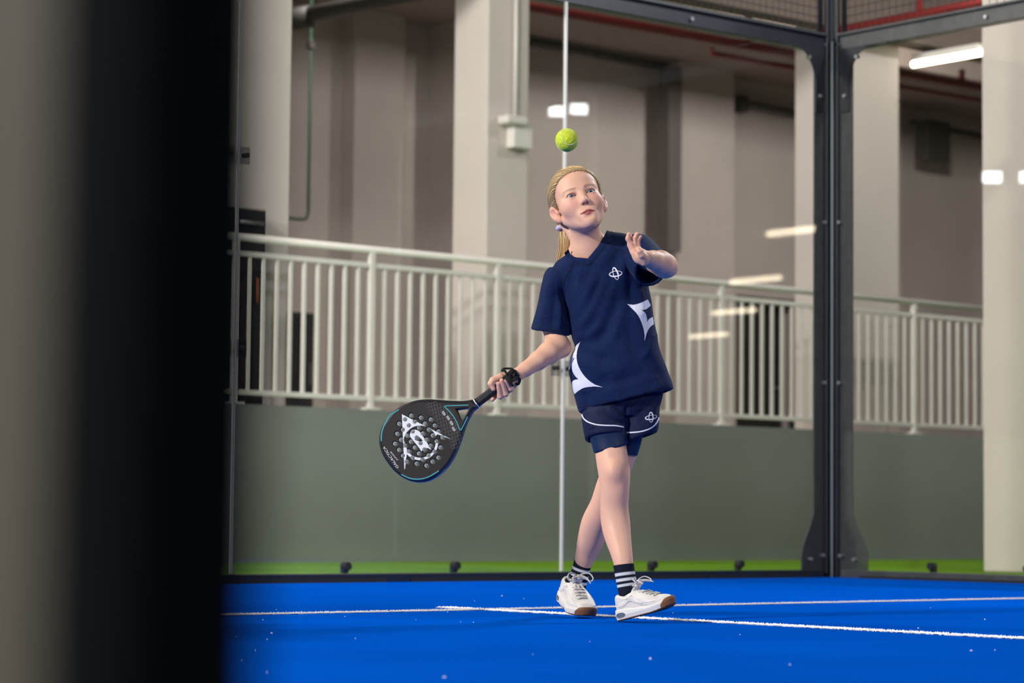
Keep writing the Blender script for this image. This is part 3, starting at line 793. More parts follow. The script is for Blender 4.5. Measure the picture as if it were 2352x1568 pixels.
fr = hv[:, 1] > .055
# lips
zl = hv[:, 2]; xl = np.clip(ax_/.0212, 0, 1)
upb = -.0586-.0072*xl**1.4-.0012*np.exp(-(ax_/.003)**2); lob = -.0752+.0080*xl**1.6
lip = 1/(1+np.exp(-(upb-zl)/.00055))*1/(1+np.exp(-(zl-lob)/.0006))*(ax_ < .0218)*fr
col_h = blend(col_h, (.42, .085, .095), .88*lip)
seam = np.exp(-((zl+.0664)/.0011)**2)*(ax_ < .0215)*fr
col_h = blend(col_h, (.13, .03, .035), .75*seam)
# brows, lashes, lid crease, nostrils
for c, s in zip(EYE, (-1, 1)):
    x = (hv[:, 0]-c[0])*s; z = hv[:, 2]-c[2]
    bz = .0168+.0030*np.sin(np.clip((x+.014)/.03, 0, 1)*math.pi*.8); wb = .0027*(1-.45*np.clip((x-.002)/.016, 0, 1))
    b = np.exp(-((z-bz)/wb)**2)*((x > -.016) & (x < .019))*fr
    col_h = blend(col_h, (.31, .15, .08), .75*b)
    al = eye_almond(hv, c, s)
    lash = np.exp(-((al-.0004)/.0014)**2)*fr
    col_h = blend(col_h, (.14, .07, .055), (.95*lash*(z > .0004)+.40*lash*(z <= .0004)))
    rim = np.exp(-((al-.0028)/.0024)**2)*fr*(z > 0); col_h = blend(col_h, (.50, .24, .20), .45*rim)
    sh = g(hv[:, 0], hv[:, 1], hv[:, 2], c[0], .066, c[2]-.0095, .014, .02, .0045); col_h = blend(col_h, (.60, .31, .28), .45*sh)
ns = g(ax_, hv[:, 1], hv[:, 2], .0056, .0795, -.0425, .0030, .005, .0026); col_h = blend(col_h, (.10, .02, .015), .85*np.clip(ns*1.3, 0, 1))
head_w = head_to_world(hv)
body_parts = [(head_w, t_f)]; body_cols = [col_h]

# ---------------------------------------------------------------- limbs (world frame)
def limb(fn, pts, pad, h, tint=None):
    P = np.array(pts); V, F = polygonize(fn, P.min(0)-pad, P.max(0)+pad, h); V = smooth_mesh(V, F, 2, .5)
    body_parts.append((V, F)); c = np.tile(skin_base, (len(V), 1)); body_cols.append(c if tint is None else tint(V, c))
    return V, F
rp = lambda r: r/PXM
# front leg (her left)
FL = [(1402, 930, .02, 37), (1402, 1015, -.01, 35.5), (1406, 1055, -.03, 36), (1411, 1088, -.045, 35.5), (1412, 1125, -.05, 32.5), (1411, 1165, -.045, 31.5), (1414, 1200, -.05, 32.5), (1419, 1232, -.07, 29.5), (1426, 1262, -.095, 25), (1432, 1292, -.115, 21.5), (1437, 1325, -.125, 18), (1444, 1360, -.13, 16)]
RL = [(1456, 930, .03, 34), (1434, 1030, .06, 31), (1420, 1070, .075, 31), (1403, 1112, .09, 32), (1386, 1160, .115, 31), (1368, 1200, .145, 32.5), (1357, 1238, .175, 30.5), (1350, 1262, .2, 26.5), (1343, 1282, .215, 22.5), (1337, 1302, .23, 18.5), (1331, 1325, .235, 16), (1327, 1345, .235, 14)]
def leg_pts(L, k=5):
    L = np.array(L, float); C = np.array(curve_pts(L, k)); return [W(x, y, d) for x, y, d, r in C], [rp(r) for *_, r in C]
flp, flr = leg_pts(FL); rlp, rlr = leg_pts(RL)
def front_leg(p):
    d = s_chain(p, flp, flr, .003)
    d = smin(d, s_ell(p, W(1413, 1082, -.082), (.022, .018, .028)), .02)              # kneecap
    return smin(d, s_ell(p, W(1412, 1190, -.02), (.034, .034, .060)), .015)                 # calf
def knee_tint(V, c):
    k = np.exp(-(np.linalg.norm((V-W(1416, 1085, -.09))/np.array([.03, .03, .04]), axis=1))**2)
    return blend(c, (.62, .32, .25), .35*k)
limb(front_leg, flp, .065, .0042, knee_tint)
limb(lambda p: s_chain(p, rlp, rlr, .003), rlp, .065, .0042)
# racket arm (her right)
UA = [W(1292, 645, .02), W(1270, 700, .02), W(1271, 752, .015), W(1280, 794, .0)]; UR = [rp(24), rp(23), rp(24), rp(25)]
FA = [W(1281, 796, .0), W(1262, 809, -.03), W(1236, 828, -.06), W(1208, 847, -.09), W(1188, 860, -.108), W(1172, 870, -.115)]; FR = [rp(26), rp(25.5), rp(21), rp(16.5), rp(14), rp(15)]
def racket_arm(p):
    d = smin(s_chain(p, UA, UR, .01), s_chain(p, FA, FR, .008), .02)
    return smin(d, s_ell(p, W(1296, 800, .01), (.016, .018, .02)), .02)
limb(racket_arm, UA+FA, .055, .0038)
# gripping hand
GD = -.125
H = lambda x, y, d: W(x, y, GD+d)
fingers = [  # knuckle behind the handle, under it, up in front, tip
    ([H(1160, 882, .03), H(1143, 899, .026), H(1134, 912, .012), H(1131, 917, -.006)], [.0092, .0088, .0082, .0068]),       # index, along the underside
    ([H(1163, 882, .03), H(1151, 908, .014), H(1148.5, 910, -.014), H(1144.5, 881, -.030)], [.0095, .0090, .0085, .0068]),
    ([H(1170, 878, .03), H(1162, 904, .014), H(1161, 904, -.014), H(1152.5, 874, -.031)], [.0095, .0090, .0085, .0070]),
    ([H(1176, 873, .028), H(1173, 894, .012), H(1172, 893, -.013), H(1163, 874, -.029)], [.0090, .0082, .0078, .0064]),
]
thumb = ([H(1170, 862, .016), H(1150, 865, -.010), H(1132, 873, -.022), H(1127, 881, -.026), H(1133, 893, -.026)], [.0125, .0110, .0098, .0086, .0070])
def grip_hand(p):
    d = s_ell(p, H(1166, 874, .022), (.026, .022, .026))
    d = smin(d, s_cone(p, FA[-2], H(1164, 874, .018), rp(14), .018), .012)
    d = smin(d, s_cone(p, H(1180, 880, .012), H(1168, 892, .016), .013, .012), .01)
    d = smin(d, s_chain(p, *thumb, k=.004), .006)
    f = None
    for a, b in fingers:
        e = s_chain(p, a, b, .0035); f = e if f is None else smin(f, e, .0012)
    return smin(d, f, .004)
def hand_tint(V, c):
    w = np.zeros(len(V))
    for a, b in fingers+[thumb]: w = np.maximum(w, np.exp(-(np.linalg.norm(V-a[-1], axis=1)/.011)**2))
    return blend(c, (.68, .32, .25), .5*w)
limb(grip_hand, [H(1118, 845, -.05), H(1195, 930, .06)], .045, .0014, hand_tint)
# raised arm (her left)
LA = [W(1456, 572, .01), W(1488, 596, -.06), W(1525, 611, -.15)]; LR = [rp(24), rp(23), rp(26)]
LF = [W(1527, 609, -.15), W(1517, 603, -.19), W(1500, 597, -.235), W(1488, 592, -.262)]; LFR = [rp(27.5), rp(26.5), rp(20.5), rp(16.5)]
def raised_arm(p):
    d = smin(s_chain(p, LA, LR, .01), s_chain(p, LF, LFR, .01), .012)
    return smin(d, s_ell(p, W(1536, 615, -.145), (.02, .02, .02)), .02)
limb(raised_arm, LA+LF, .055, .0036)
LD = -.275
G = lambda x, y, d: W(x, y, LD+d)
lf = [([G(1455, 577, .0), G(1449, 561, .0), G(1442.5, 548, -.004), G(1444, 538, -.008)], [.0085, .0082, .0075, .0060]),
      ([G(1459, 575, .004), G(1457.5, 560, .004), G(1458, 547, .002), G(1463, 537, -.003)], [.0085, .0078, .0072, .0058]),
      ([G(1466, 574, .008), G(1464, 561, .008), G(1465, 551, .006), G(1470.5, 543.5, .001)], [.0082, .0076, .0068, .0055]),
      ([G(1453, 579, .014), G(1447, 563, .018), G(1444, 550, .016), G(1448, 542, .010)], [.0080, .0076, .0068, .0055])]
lth = ([G(1482, 594, -.006), G(1474, 585, -.020), G(1469, 577, -.026), G(1466, 571, -.026)], [.0115, .0100, .0085, .0066])
def raised_hand(p):
    d = s_cone(p, LF[-1], G(1476, 588, 0), rp(16.5), .0165)
    d = smin(d, s_ell(p, G(1468, 587, .004), (.020, .020, .024)), .012)
    d = smin(d, s_cone(p, G(1479, 603, .0), G(1458, 581, .0), .0105, .0105), .01)
    d = smin(d, s_chain(p, *lth, k=.004), .006)
    f = None
    for a, b in lf:
        e = s_chain(p, a, b, .0035); f = e if f is None else smin(f, e, .0014)
    return smin(d, f, .006)
def lhand_tint(V, c):
    k = np.clip((600-to_px(V)[:, 1])/55, 0, 1); return blend(c, (.72, .34, .25), .5*k)
limb(raised_hand, [G(1430, 528, -.05), G(1500, 622, .05)], .045, .0014, lhand_tint)
# trunk under the clothes, so that the body is one figure
TR = [W(1360, 640, .03), W(1392, 720, .03), W(1412, 800, .03), W(1425, 880, .03), W(1430, 935, .03)]
def trunk(p):
    d = s_chain(p, TR, [.060, .062, .062, .064, .066], .03)
    d = smin(d, s_cone(p, W(1300, 640, .02), W(1440, 580, .02), .036, .036), .03)
    return d
limb(trunk, TR+[W(1282, 640, .02), W(1450, 580, .02)], .11, .010)
BV, BF = merge(body_parts)
body = mesh_obj('body', BV, BF, SKIN, PERSON, True); set_tint(body, np.concatenate(body_cols))

# ---------------------------------------------------------------- eyes
def eyeball(c, gaze):
    n, m = 28, 40; vs = []; cs = []
    g_ = unit(gaze); u_ = unit(np.cross(g_, (0, 0, 1))); v_ = np.cross(u_, g_)
    for i in range(n+1):
        t = math.pi*(i/n)**1.6*.62
        for k in range(m):
            a = 2*math.pi*k/m; r = ER*.985+(.0007*math.exp(-(t/.34)**4))
            vs.append(c+r*(math.cos(t)*g_+math.sin(t)*(math.cos(a)*u_+math.sin(a)*v_)))
            if t < .20: q = (.006, .006, .008)
            elif t < .53:
                q = np.array([.085, .125, .175])*(1.0+.35*math.sin(a*9+i)) if t < .46 else (.05, .08, .12)
            else: q = (.47, .43, .43)
            cs.append(q)
    F = [(i*m+k, i*m+(k+1) % m, (i+1)*m+(k+1) % m, (i+1)*m+k) for i in range(n) for k in range(m)]
    return np.array(vs), F, np.array(cs)
EYEM = attr_mat('eye', rough=.08, spec=.6)
for c in EYE:
    vs, F, cs = eyeball(c, (-.05, 1, -.14)); o = mesh_obj('eye', head_to_world(vs), F, EYEM, PERSON, True); fix_normals(o); set_tint(o, cs)

# ---------------------------------------------------------------- hair
HAIR = attr_mat('blonde_hair', rough=.42, spec=.5)
TIE = world_to_head(W(1291, 517, .055))
HLZ = [-.09, -.06, -.03, 0, .02, .04, .055, .063, .070, .080]; HLY = [-.05, -.025, -.006, .008, .019, .036, .052, .066, .082, .12]
def cap_full(p):
    d = smin(skull(p)-.0050, s_ell(p, (0, -.032, .03), (.068, .076, .076)), .02)
    return smin(d, s_cone(p, (-.01, -.07, -.02), TIE, .045, .014), .03)
def hair_cap(p):
    d = smin(skull(p)-.0050, s_ell(p, (0, -.032, .03), (.068, .076, .076)), .02)
    d = smin(d, s_cone(p, (-.01, -.07, -.02), TIE, .045, .014), .03)
    yh = np.interp(p[:, 2], HLZ, HLY); d = smax(d, (p[:, 1]-yh)*.72, .004)
    for s in (-1, 1): d = smax(d, -s_ell(p, (s*.078, -.004, -.030), (.022, .026, .036)), .004)
    return d
cv, cf = polygonize(hair_cap, (-.10, -.15, -.13), (.10, .10, .125), .0022); cv = smooth_mesh(cv, cf, 2)
ang = np.arctan2(cv[:, 0], cv[:, 2]); st = .5+.5*np.sin(ang*70+3*np.sin(cv[:, 1]*60)+cv[:, 1]*20)
ccol = np.array([.42, .285, .14])[None]*(.6+.6*st[:, None])
hair = mesh_obj('hair', head_to_world(cv), cf, HAIR, PERSON, True); set_tint(hair, ccol)
def ribbon_strands(paths, r0):
    V = []; F = []; Cc = []
    for pts, r, c in paths:
        pts = np.array(pts); m = len(pts); t = np.gradient(pts, axis=0); t /= np.linalg.norm(t, axis=1)[:, None]+1e-9
        a = np.cross(t, np.array([.3, .4, .86])); a /= np.linalg.norm(a, axis=1)[:, None]+1e-9; b = np.cross(t, a); n0 = len(V)
        w = r*np.minimum(1, np.minimum(np.linspace(0, 1, m)*8+.4, np.linspace(1, 0, m)*8+.3))
        for i in range(m):
            for k in range(3):
                q = 2*math.pi*k/3; V.append(pts[i]+w[i]*(math.cos(q)*a[i]+math.sin(q)*b[i])); Cc.append(c)
        for i in range(m-1):
            for k in range(3): F.append((n0+i*3+k, n0+i*3+(k+1) % 3, n0+(i+1)*3+(k+1) % 3, n0+(i+1)*3+k))
    return np.array(V), F, np.array(Cc)
def hair_color():
    k = RNG.random(); return np.array([.80, .58, .30])*k+np.array([.36, .235, .11])*(1-k)
capc = np.array([0, -.017, .0265]); capr = np.array([.0735, .0905, .0835])
paths = []; strand_dirs = []; strand_meta = []
for i in range(1900):
    a = RNG.uniform(-2.15, 2.15); ex = RNG.random()**.8
    a = RNG.uniform(-1, 1); zz = .071-.105*abs(a)**1.5; s = np.array([0, np.interp(zz, HLZ, HLY)+RNG.uniform(-.001, .006), zz])     # along the hairline
    k_ = 1-((s[1]-capc[1])/capr[1])**2-((zz-capc[2])/capr[2])**2; s[0] = math.copysign(capr[0]*math.sqrt(max(k_, 0)), a)
    if zz > .055: s[0] *= abs(a)/.3 if abs(a) < .3 else 1
    back = unit(np.array([RNG.uniform(-.06, .06), -.11, RNG.uniform(-.06, .1)]))
    d0 = (s-capc)/capr; d0 = unit(d0); d1 = unit((TIE*np.array([1, 1, .9])-capc)/capr)
    mid = unit(d0*.5+d1*.5+np.array([.25*d0[0], -.15, .30+.2*d0[2]])*.9)
    t0 = RNG.uniform(0, .35) if ex > .4 else 0
    tt = np.linspace(t0, 1, 14)[:, None]
    dd = ((1-tt)**2*d0+2*tt*(1-tt)*mid+tt*tt*d1)*capr; dd /= np.linalg.norm(dd, axis=1)[:, None]
    rr = np.full(14, .13)
    strand_dirs.append(dd); strand_meta.append((RNG.uniform(-.0002, .0026), .0007*HS*RNG.uniform(.7, 1.4), hair_color()))
SD = np.concatenate(strand_dirs); rr = np.full(len(SD), .135)
for _ in range(14): rr -= np.clip(cap_full(capc+SD*rr[:, None]), -.02, .05)*.9
for i, (lf0, w0, c0) in enumerate(strand_meta):
    P = capc+SD[i*14:(i+1)*14]*(rr[i*14:(i+1)*14]+lf0-.0042*np.exp(-np.arange(14)/1.1))[:, None]
    P = np.concatenate([P, [TIE+RNG.normal(0, .004, 3)]]); P[-2] = P[-2]*.6+TIE*.4
    paths.append((head_to_world(P), w0, c0))
hv2, hf2, hc2 = ribbon_strands(paths, 0)
o = mesh_obj('combed_strands', hv2, hf2, HAIR, hair, True); set_tint(o, hc2); o['kind'] = 'stuff'
# fly-away locks beside the face
paths = []
for pts in ([(1300, 395), (1293, 416), (1289, 440)], [(1372, 405), (1382, 430), (1388, 462), (1396, 500)], [(1262, 500), (1256, 508), (1262, 506), (1270, 500)],
            [(1296, 525), (1284, 545), (1278, 575), (1281, 602)], [(1294, 528), (1281, 552), (1276, 590)], [(1300, 384), (1285, 388), (1270, 398)], [(1258, 425), (1250, 436), (1254, 450)]):
    c3 = [W(x, y, -.115 if i == 0 else -.06) for i, (x, y) in enumerate([(p[0], p[1]) for p in pts])]
    c3 = [W(x, y, (-.098 if pts[0][0] < 1305 and pts[0][1] < 393.5 and pts[-1][1] > 500 else -.03)) for x, y in pts]
    paths.append((np.array(curve_pts(c3, 5)), .00034, np.array([.62, .44, .24])))
v_, f_, c_ = ribbon_strands(paths, 0); o = mesh_obj('loose_strands', v_, f_, HAIR, hair, True); set_tint(o, c_); o['kind'] = 'stuff'
# ponytail
paths = []
for i in range(520):
    a = RNG.uniform(0, 2*math.pi); r = math.sqrt(RNG.random())
    ox, od = r*math.cos(a), r*math.sin(a)
    ctr = [(1292, 517, .05), (1298, 532, .052), (1302, 550, .052), (1301, 572, .054), (1296, 594, .06), (1290, 618, .07)]
    wd = [4, 11, 16, 16, 15, 12]; P = []
    j = RNG.normal(0, 1.2, 2)
    for (x, y, d), w in zip(ctr, wd): P.append(W(x+ox*w+j[0], y+j[1], d+od*w/PXM))
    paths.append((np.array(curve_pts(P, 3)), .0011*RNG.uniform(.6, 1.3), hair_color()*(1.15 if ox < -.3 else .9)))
v_, f_, c_ = ribbon_strands(paths, 0); o = mesh_obj('ponytail', v_, f_, HAIR, PERSON, True); set_tint(o, c_); o['kind'] = 'stuff'
# scrunchie: a ruched ring
m = MB(); tc_ = W(1292.5, 519, .045); tdir = unit(W(1297, 532, .055)-W(1288, 510, .05)); ua = unit(np.cross(tdir, AT)); ub = np.cross(tdir, ua)
pts = []; rad = []
for k in range(36):
    a = 2*math.pi*k/36; pts.append(tc_+(.0125+.0018*math.sin(a*9))*(math.cos(a)*ua+math.sin(a)*ub)+tdir*.0012*math.sin(a*7)); rad.append(.0078+.0016*math.sin(a*12))
m.tube(pts, rad, 10, closed=True); tag(m.build('hair_tie', material('lilac_fabric', (.50, .45, .66), .8, var=.2, vscale=200), PERSON, True), 'lilac scrunchie')
# ---------------------------------------------------------------- shirt
torso = [ring((1330, 948), (1548, 894), .02, .098, 6), ring((1325, 930), (1544, 880), .02, .098, 5), ring((1313, 890), (1533, 850), .02, .096, 4), ring((1307, 850), (1522, 820), .02, .094),
         ring((1311, 818), (1513, 790), .02, .092), ring((1320, 795), (1508, 765), .02, .090), ring((1313, 765), (1503, 735), .02, .090), ring((1301, 720), (1497, 695), .02, .090),
         ring((1288, 680), (1490, 655), .02, .088), ring((1276, 648), (1483, 610), .02, .082), ring((1268, 622), (1474, 570), .02, .080), ring((1276, 603), (1462, 546), .02, .073), ring((1294, 590), (1436, 537), .02, .066), ring((1306, 580), (1405, 533), .022, .062)]
torso = densify(torso, 4)[::-1]
torso = hollow_end(torso, .05, .011)
sl = [ring((1262, 612), (1322, 650), .02, .050), ring((1249, 628), (1306, 662), .02, .055), ring((1242, 662), (1298, 690), .02, .056), ring((1234, 700), (1306, 722), .018, .056), ring((1226, 732), (1310, 752), .016, .052, -3), ring((1219, 756), (1308, 771), .014, .049, -7)]
sl = hollow_end(densify(sl, 4), .055, .010)
def axis_ring(c, ax, u, ru, rv, n=48):
    ax = unit(ax); u = unit(u-ax*(u@ax)); v = np.cross(ax, u); q = np.arange(n)*2*math.pi/n
    return c+np.outer(np.cos(q)*ru, u)+np.outer(np.sin(q)*rv, v)
s0, s1, s2, s3 = W(1430, 590, .03), W(1462, 582, .0), W(1485, 600, -.055), W(1496, 617, -.105)
sr = [axis_ring(s0, s1-s0, AU, .055, .055), axis_ring(s1, s2-s0, AU, .062, .060), axis_ring(s2, s3-s1, AU, .062, .056), axis_ring(s3, s3-s1, AU, .060, .055)]
sr = hollow_end(densify(sr, 4), .075, .010)
SV, SF = voxel_union('shirt', [loft(torso), loft(sl), loft(sr)], .0036, NAVY, PERSON, 5)
SN = vnormals(SV, SF)
folds = [([(1440, 572), (1402, 650), (1362, 722), (1326, 778)], 20, .0062), ([(1440, 640), (1425, 690), (1392, 760), (1360, 800)], 15, -.0045), ([(1330, 615), (1322, 680), (1316, 740)], 12, .0030), ([(1380, 640), (1352, 700), (1322, 745)], 10, -.0035), ([(1420, 780), (1450, 830), (1500, 880)], 16, .0035),  # diagonal pull from the raised shoulder to the hip, sleeve and waist creases
    ([(1402, 560), (1375, 620), (1345, 690), (1325, 760)], 16, .0045), ([(1425, 560), (1405, 640), (1370, 720), (1335, 790)], 12, -.0045),
    ([(1440, 560), (1432, 640), (1425, 720), (1400, 800)], 13, .0040), ([(1450, 640), (1450, 680), (1448, 730)], 9, -.0035), ([(1470, 660), (1474, 690), (1478, 730)], 8, .0030),
    ([(1318, 800), (1350, 815), (1400, 825)], 10, -.0035), ([(1316, 780), (1350, 770), (1390, 740)], 12, .004), ([(1330, 830), (1380, 850), (1440, 850)], 14, .003), ([(1360, 880), (1430, 875), (1500, 850)], 12, -.003),
    ([(1460, 700), (1475, 770), (1500, 840)], 14, .003), ([(1440, 740), (1450, 800), (1480, 870)], 12, -.0025), ([(1400, 860), (1420, 900), (1430, 930)], 12, .003), ([(1345, 900), (1350, 940)], 9, -.003), ([(1500, 860), (1515, 900)], 10, .003),
    ([(1288, 660), (1297, 700), (1304, 740)], 6, -.006), ([(1262, 640), (1252, 690), (1240, 745)], 10, .003), ([(1280, 660), (1272, 710), (1268, 755)], 8, -.003), ([(1290, 690), (1286, 730), (1284, 762)], 6, .0025),
    ([(1322, 600), (1315, 640), (1303, 680)], 9, -.0028), ([(1395, 545), (1420, 552), (1450, 545)], 6, -.003), ([(1392, 560), (1420, 570), (1448, 575)], 6, .003),
     ([(1506, 760), (1490, 800), (1470, 830)], 8, .003)]
SV = stroke_fold(SV, SN, [(a_, w_, h_*1.5) for a_, w_, h_ in folds])
# fine unevenness of the cloth
SN = vnormals(SV, SF); P2 = to_px(SV)
SV = SV+SN*(.0011*np.sin(P2[:, 0]*.085+P2[:, 1]*.051+2*np.sin(P2[:, 1]*.021))*np.sin(P2[:, 1]*.047-P2[:, 0]*.02))[:, None]
# neck opening: sink the cloth away inside the V
vpoly = [(1296, 566), (1305, 588), (1319, 596), (1351, 599.5), (1369, 580), (1386, 559), (1401, 530), (1400, 500), (1296, 500)]
inside = in_poly(P2[:, 0], P2[:, 1], vpoly)
keep = ~inside | ((SN@-_fw) < -.2)
back = (SV-W(1350, 560, .03))@-_fw < -.012
cutv = inside & ~back
FK = SF[~cutv[SF].all(1)]
shirt = mesh_obj('shirt', SV, FK, NAVY, PERSON, True)
BVS = BVHTree.FromPolygons([Vector(v) for v in SV], SF.tolist())
def cloth_point(x, y, lift=.0008):
    p = project(BVS, x, y, lift)
    return p
# collar band: V neck tape
m = MB()
inner = curve_pts([(1306, 572), (1311, 584), (1322, 590.5), (1337, 592), (1350, 593.5)], 5)+curve_pts([(1350, 593.5), (1364, 577), (1380, 556), (1394, 529)], 6)[1:]
outer_ = curve_pts([(1296, 581), (1303, 592), (1318, 601), (1337, 605), (1353, 609)], 5)+curve_pts([(1353, 609), (1372, 588), (1391, 563), (1409, 534)], 6)[1:]
rows = []
for a, b in zip(inner, outer_):
    row = []
    for t in np.linspace(0, 1, 5):
        q = a+(b-a)*t; p = cloth_point(q[0], q[1], .0026*(1-.15*t) if 0 < t < 1 else .0006)
        if p is None or (p-CAM)@_fw > D0+.03: p = W(q[0], q[1], -.04+.0012*max(0, q[0]-1370))
        row.append(p)
    rows.append(row)
# keep the band's depth smooth along its length
R = np.array(rows); dep = (R-CAM)@_fw
for _ in range(6): dep[1:-1] = (dep[:-2]+dep[1:-1]*2+dep[2:])/4
R = CAM+(R-CAM)*(dep/((R-CAM)@_fw))[..., None]
R[:, 0] += -_fw*.001
vs = []; fs = []
for i in range(len(R)):
    for j in range(5): vs.append(R[i, j]-_fw*.0016)
    vs.append(R[i, 0]+_fw*.006); 
n = 6
for i in range(len(R)-1):
    for j in range(4): fs.append((i*n+j, i*n+j+1, (i+1)*n+j+1, (i+1)*n+j))
    fs.append((i*n+5, i*n, (i+1)*n, (i+1)*n+5))
mesh_obj('collar', vs, fs, NAVY, shirt, True)
# seams
for pts_, k_, w_ in (([(1316, 599), (1311, 615), (1301, 632), (1293, 655), (1286, 676), (1291, 700), (1297, 725), (1305, 752)], 6, 1.6), ([(1327, 935), (1400, 922), (1470, 906), (1540, 886)], 14, 1.3),
                     ([(1222, 746), (1262, 756), (1303, 761)], 10, 1.2), ([(1398, 566), (1425, 575), (1452, 590)], 6, 1.2), ([(1303, 592), (1318, 601.5), (1337, 605.5), (1353, 609.5), (1372, 588.5), (1391, 563.5), (1408, 536)], 6, 1.2)):
    m = MB(); print_stroke(m, BVS, curve_pts(pts_, k_), w_); m.build('seam', SEAM, shirt)
z2 = lambda L: [(1180+x/3.733, 500+y/3.733) for x, y in L]
c = lambda L, n=6: [tuple(q) for q in curve_pts(L, n)]
low = z2([(572, 1062)])+c(z2([(572, 1062), (548, 1130), (541, 1180), (545, 1235), (570, 1300), (620, 1370), (690, 1425), (762, 1452)]))+c(z2([(762, 1452), (690, 1446), (610, 1455), (560, 1480), (522, 1512)]))+c(z2([(522, 1512), (505, 1470), (498, 1415), (520, 1390), (556, 1384)]), 4)+c(z2([(556, 1384), (520, 1345), (502, 1300), (500, 1255), (512, 1205), (520, 1205)]), 4)+z2([(500, 1255), (482, 1300), (470, 1312), (474, 1225), (500, 1160), (540, 1090)])
print_patch('white_hip_print', BVS, low, PRINT, shirt)
up_ = c(z2([(968, 738), (1030, 745), (1090, 728), (1147, 700)]), 4)+z2([(1162, 728), (1172, 752)])+c(z2([(1172, 752), (1140, 780), (1110, 790), (1090, 788)]), 3)+c(z2([(1090, 788), (1125, 815), (1140, 860), (1141, 895)]), 3)+c(z2([(1141, 895), (1158, 868), (1190, 850)]), 3)+z2([(1196, 880), (1199, 912)])+c(z2([(1199, 912), (1165, 940), (1140, 985), (1122, 1052)]), 4)+c(z2([(1122, 1052), (1118, 985), (1095, 900), (1050, 815), (968, 738)]), 5)
print_patch('white_side_print', BVS, up_, PRINT, shirt)
def atom_logo(mb, bvh, cx, cy, s, sk=0., lift=.0014):
    """two crossing orbits and a small star"""
    for (a, b, rot, ox, oy) in ((15.2, 6.3, -8, 0, 0), (14.8, 5.4, 72, -.2, .0)):
        pts = []; wd = []
        for k in range(41):
            t = 2*math.pi*k/40; x, y = a*math.cos(t), b*math.sin(t); q = math.radians(rot)
            X = x*math.cos(q)-y*math.sin(q); Y = x*math.sin(q)+y*math.cos(q)
            pts.append((cx+(X+ox+sk*Y)*s, cy+(Y+oy)*s)); wd.append((2.3+1.1*math.cos(t-2.2 if rot < 0 else t+2.6))*s)
        print_stroke(mb, bvh, pts, wd, lift)
    for q in (0, math.pi/2):
        print_stroke(mb, bvh, [(cx+(5.5-2.6*math.cos(q+.5))*s, cy+(-1.4-2.6*math.sin(q+.5))*s), (cx+5.5*s, cy-1.4*s), (cx+(5.5+2.6*math.cos(q+.5))*s, cy+(-1.4+2.6*math.sin(q+.5))*s)], [.5*s, 1.9*s, .5*s], lift)
m = MB(); atom_logo(m, BVS, 1414, 628.5, .95); m.build('chest_emblem', PRINT, shirt)
m = MB(); print_stroke(m, BVS, [(1517, 897), (1520, 896.5), (1523, 896)], 5); m.build('hem_tag', PRINT, shirt)

# ---------------------------------------------------------------- shorts
hip = densify([ring((1345, 880), (1520, 850), .03, .080), ring((1335, 925), (1523, 895), .03, .084), ring((1335, 955), (1521, 915), .03, .086), ring((1345, 975), (1512, 945), .03, .076)], 4)
lf_ = densify([ring((1338, 930), (1446, 925), .02, .078), ring((1335, 950), (1446, 945), .016, .080, 4), ring((1337, 970), (1445, 965), .012, .080, 9), ring((1341, 994), (1443, 988), .010, .080, 16), ring((1344, 1010), (1442, 1002), .008, .080, 22)], 4)
rt_ = densify([ring((1420, 930), (1519, 905), .035, .074), ring((1424, 955), (1516, 930), .035, .076, 6), ring((1426, 980), (1514, 958), .032, .076, 5), ring((1428, 1004), (1513, 980), .030, .076, 4), ring((1430, 1018), (1509, 993), .030, .075, 4)], 4)
HV, HF = voxel_union('shorts', [loft(hip), loft(hollow_end(lf_, .04, .010)), loft(hollow_end(rt_, .04, .010))], .0034, NAVY_D, PERSON, 4)
HN = vnormals(HV, HF)
HV = stroke_fold(HV, HN, [([(1438, 925), (1438, 960), (1439, 998)], 4, -.006), ([(1395, 930), (1415, 950), (1436, 968)], 7, .004), ([(1370, 945), (1395, 960), (1432, 976)], 6, -.003), ([(1500, 925), (1502, 955), (1496, 985)], 8, .004), ([(1350, 960), (1362, 985)], 6, .003), ([(1470, 940), (1480, 970)], 8, -.003)])
shorts = mesh_obj('shorts', HV, HF, NAVY_D, PERSON, True)
BVH_ = BVHTree.FromPolygons([Vector(v) for v in HV], HF.tolist())
m = MB()
print_stroke(m, BVH_, curve_pts([(1337, 951), (1340, 959), (1347, 966), (1358, 971.5), (1372, 975), (1390, 976.5), (1410, 977), (1425, 979), (1435.5, 981)], 5), 3.0)
print_stroke(m, BVH_, curve_pts([(1439, 993), (1455, 992.5), (1472, 990.5), (1490, 985), (1503, 976), (1511, 964), (1515, 948), (1518, 930), (1520, 914)], 5), 3.0)
m.build('piping', PRINT, shorts)
m = MB(); atom_logo(m, BVH_, 1495, 958, .80, -.25); m.build('shorts_emblem', PRINT, shorts)
tl = densify([ring((1350, 950), (1441, 950), .0, .062), ring((1352, 990), (1442, 985), -.004, .060), ring((1357, 1015), (1442, 1002), -.008, .056, 0), ring((1364, 1040), (1442, 1019), -.014, .053, -4)], 4)
m = MB(); m.add(*loft(hollow_end(tl, .03, .003))); m.build('tights_leg', NAVY_T, PERSON, True)
tr_ = densify([ring((1420, 950), (1490, 950), .045, .058), ring((1428, 990), (1480, 985), .05, .052), ring((1425, 1022), (1472, 1020), .055, .046), ring((1414, 1045), (1464, 1046), .06, .044)], 4)
m = MB(); m.add(*loft(hollow_end(tr_, .03, .003))); m.build('tights_leg', NAVY_T, PERSON, True)
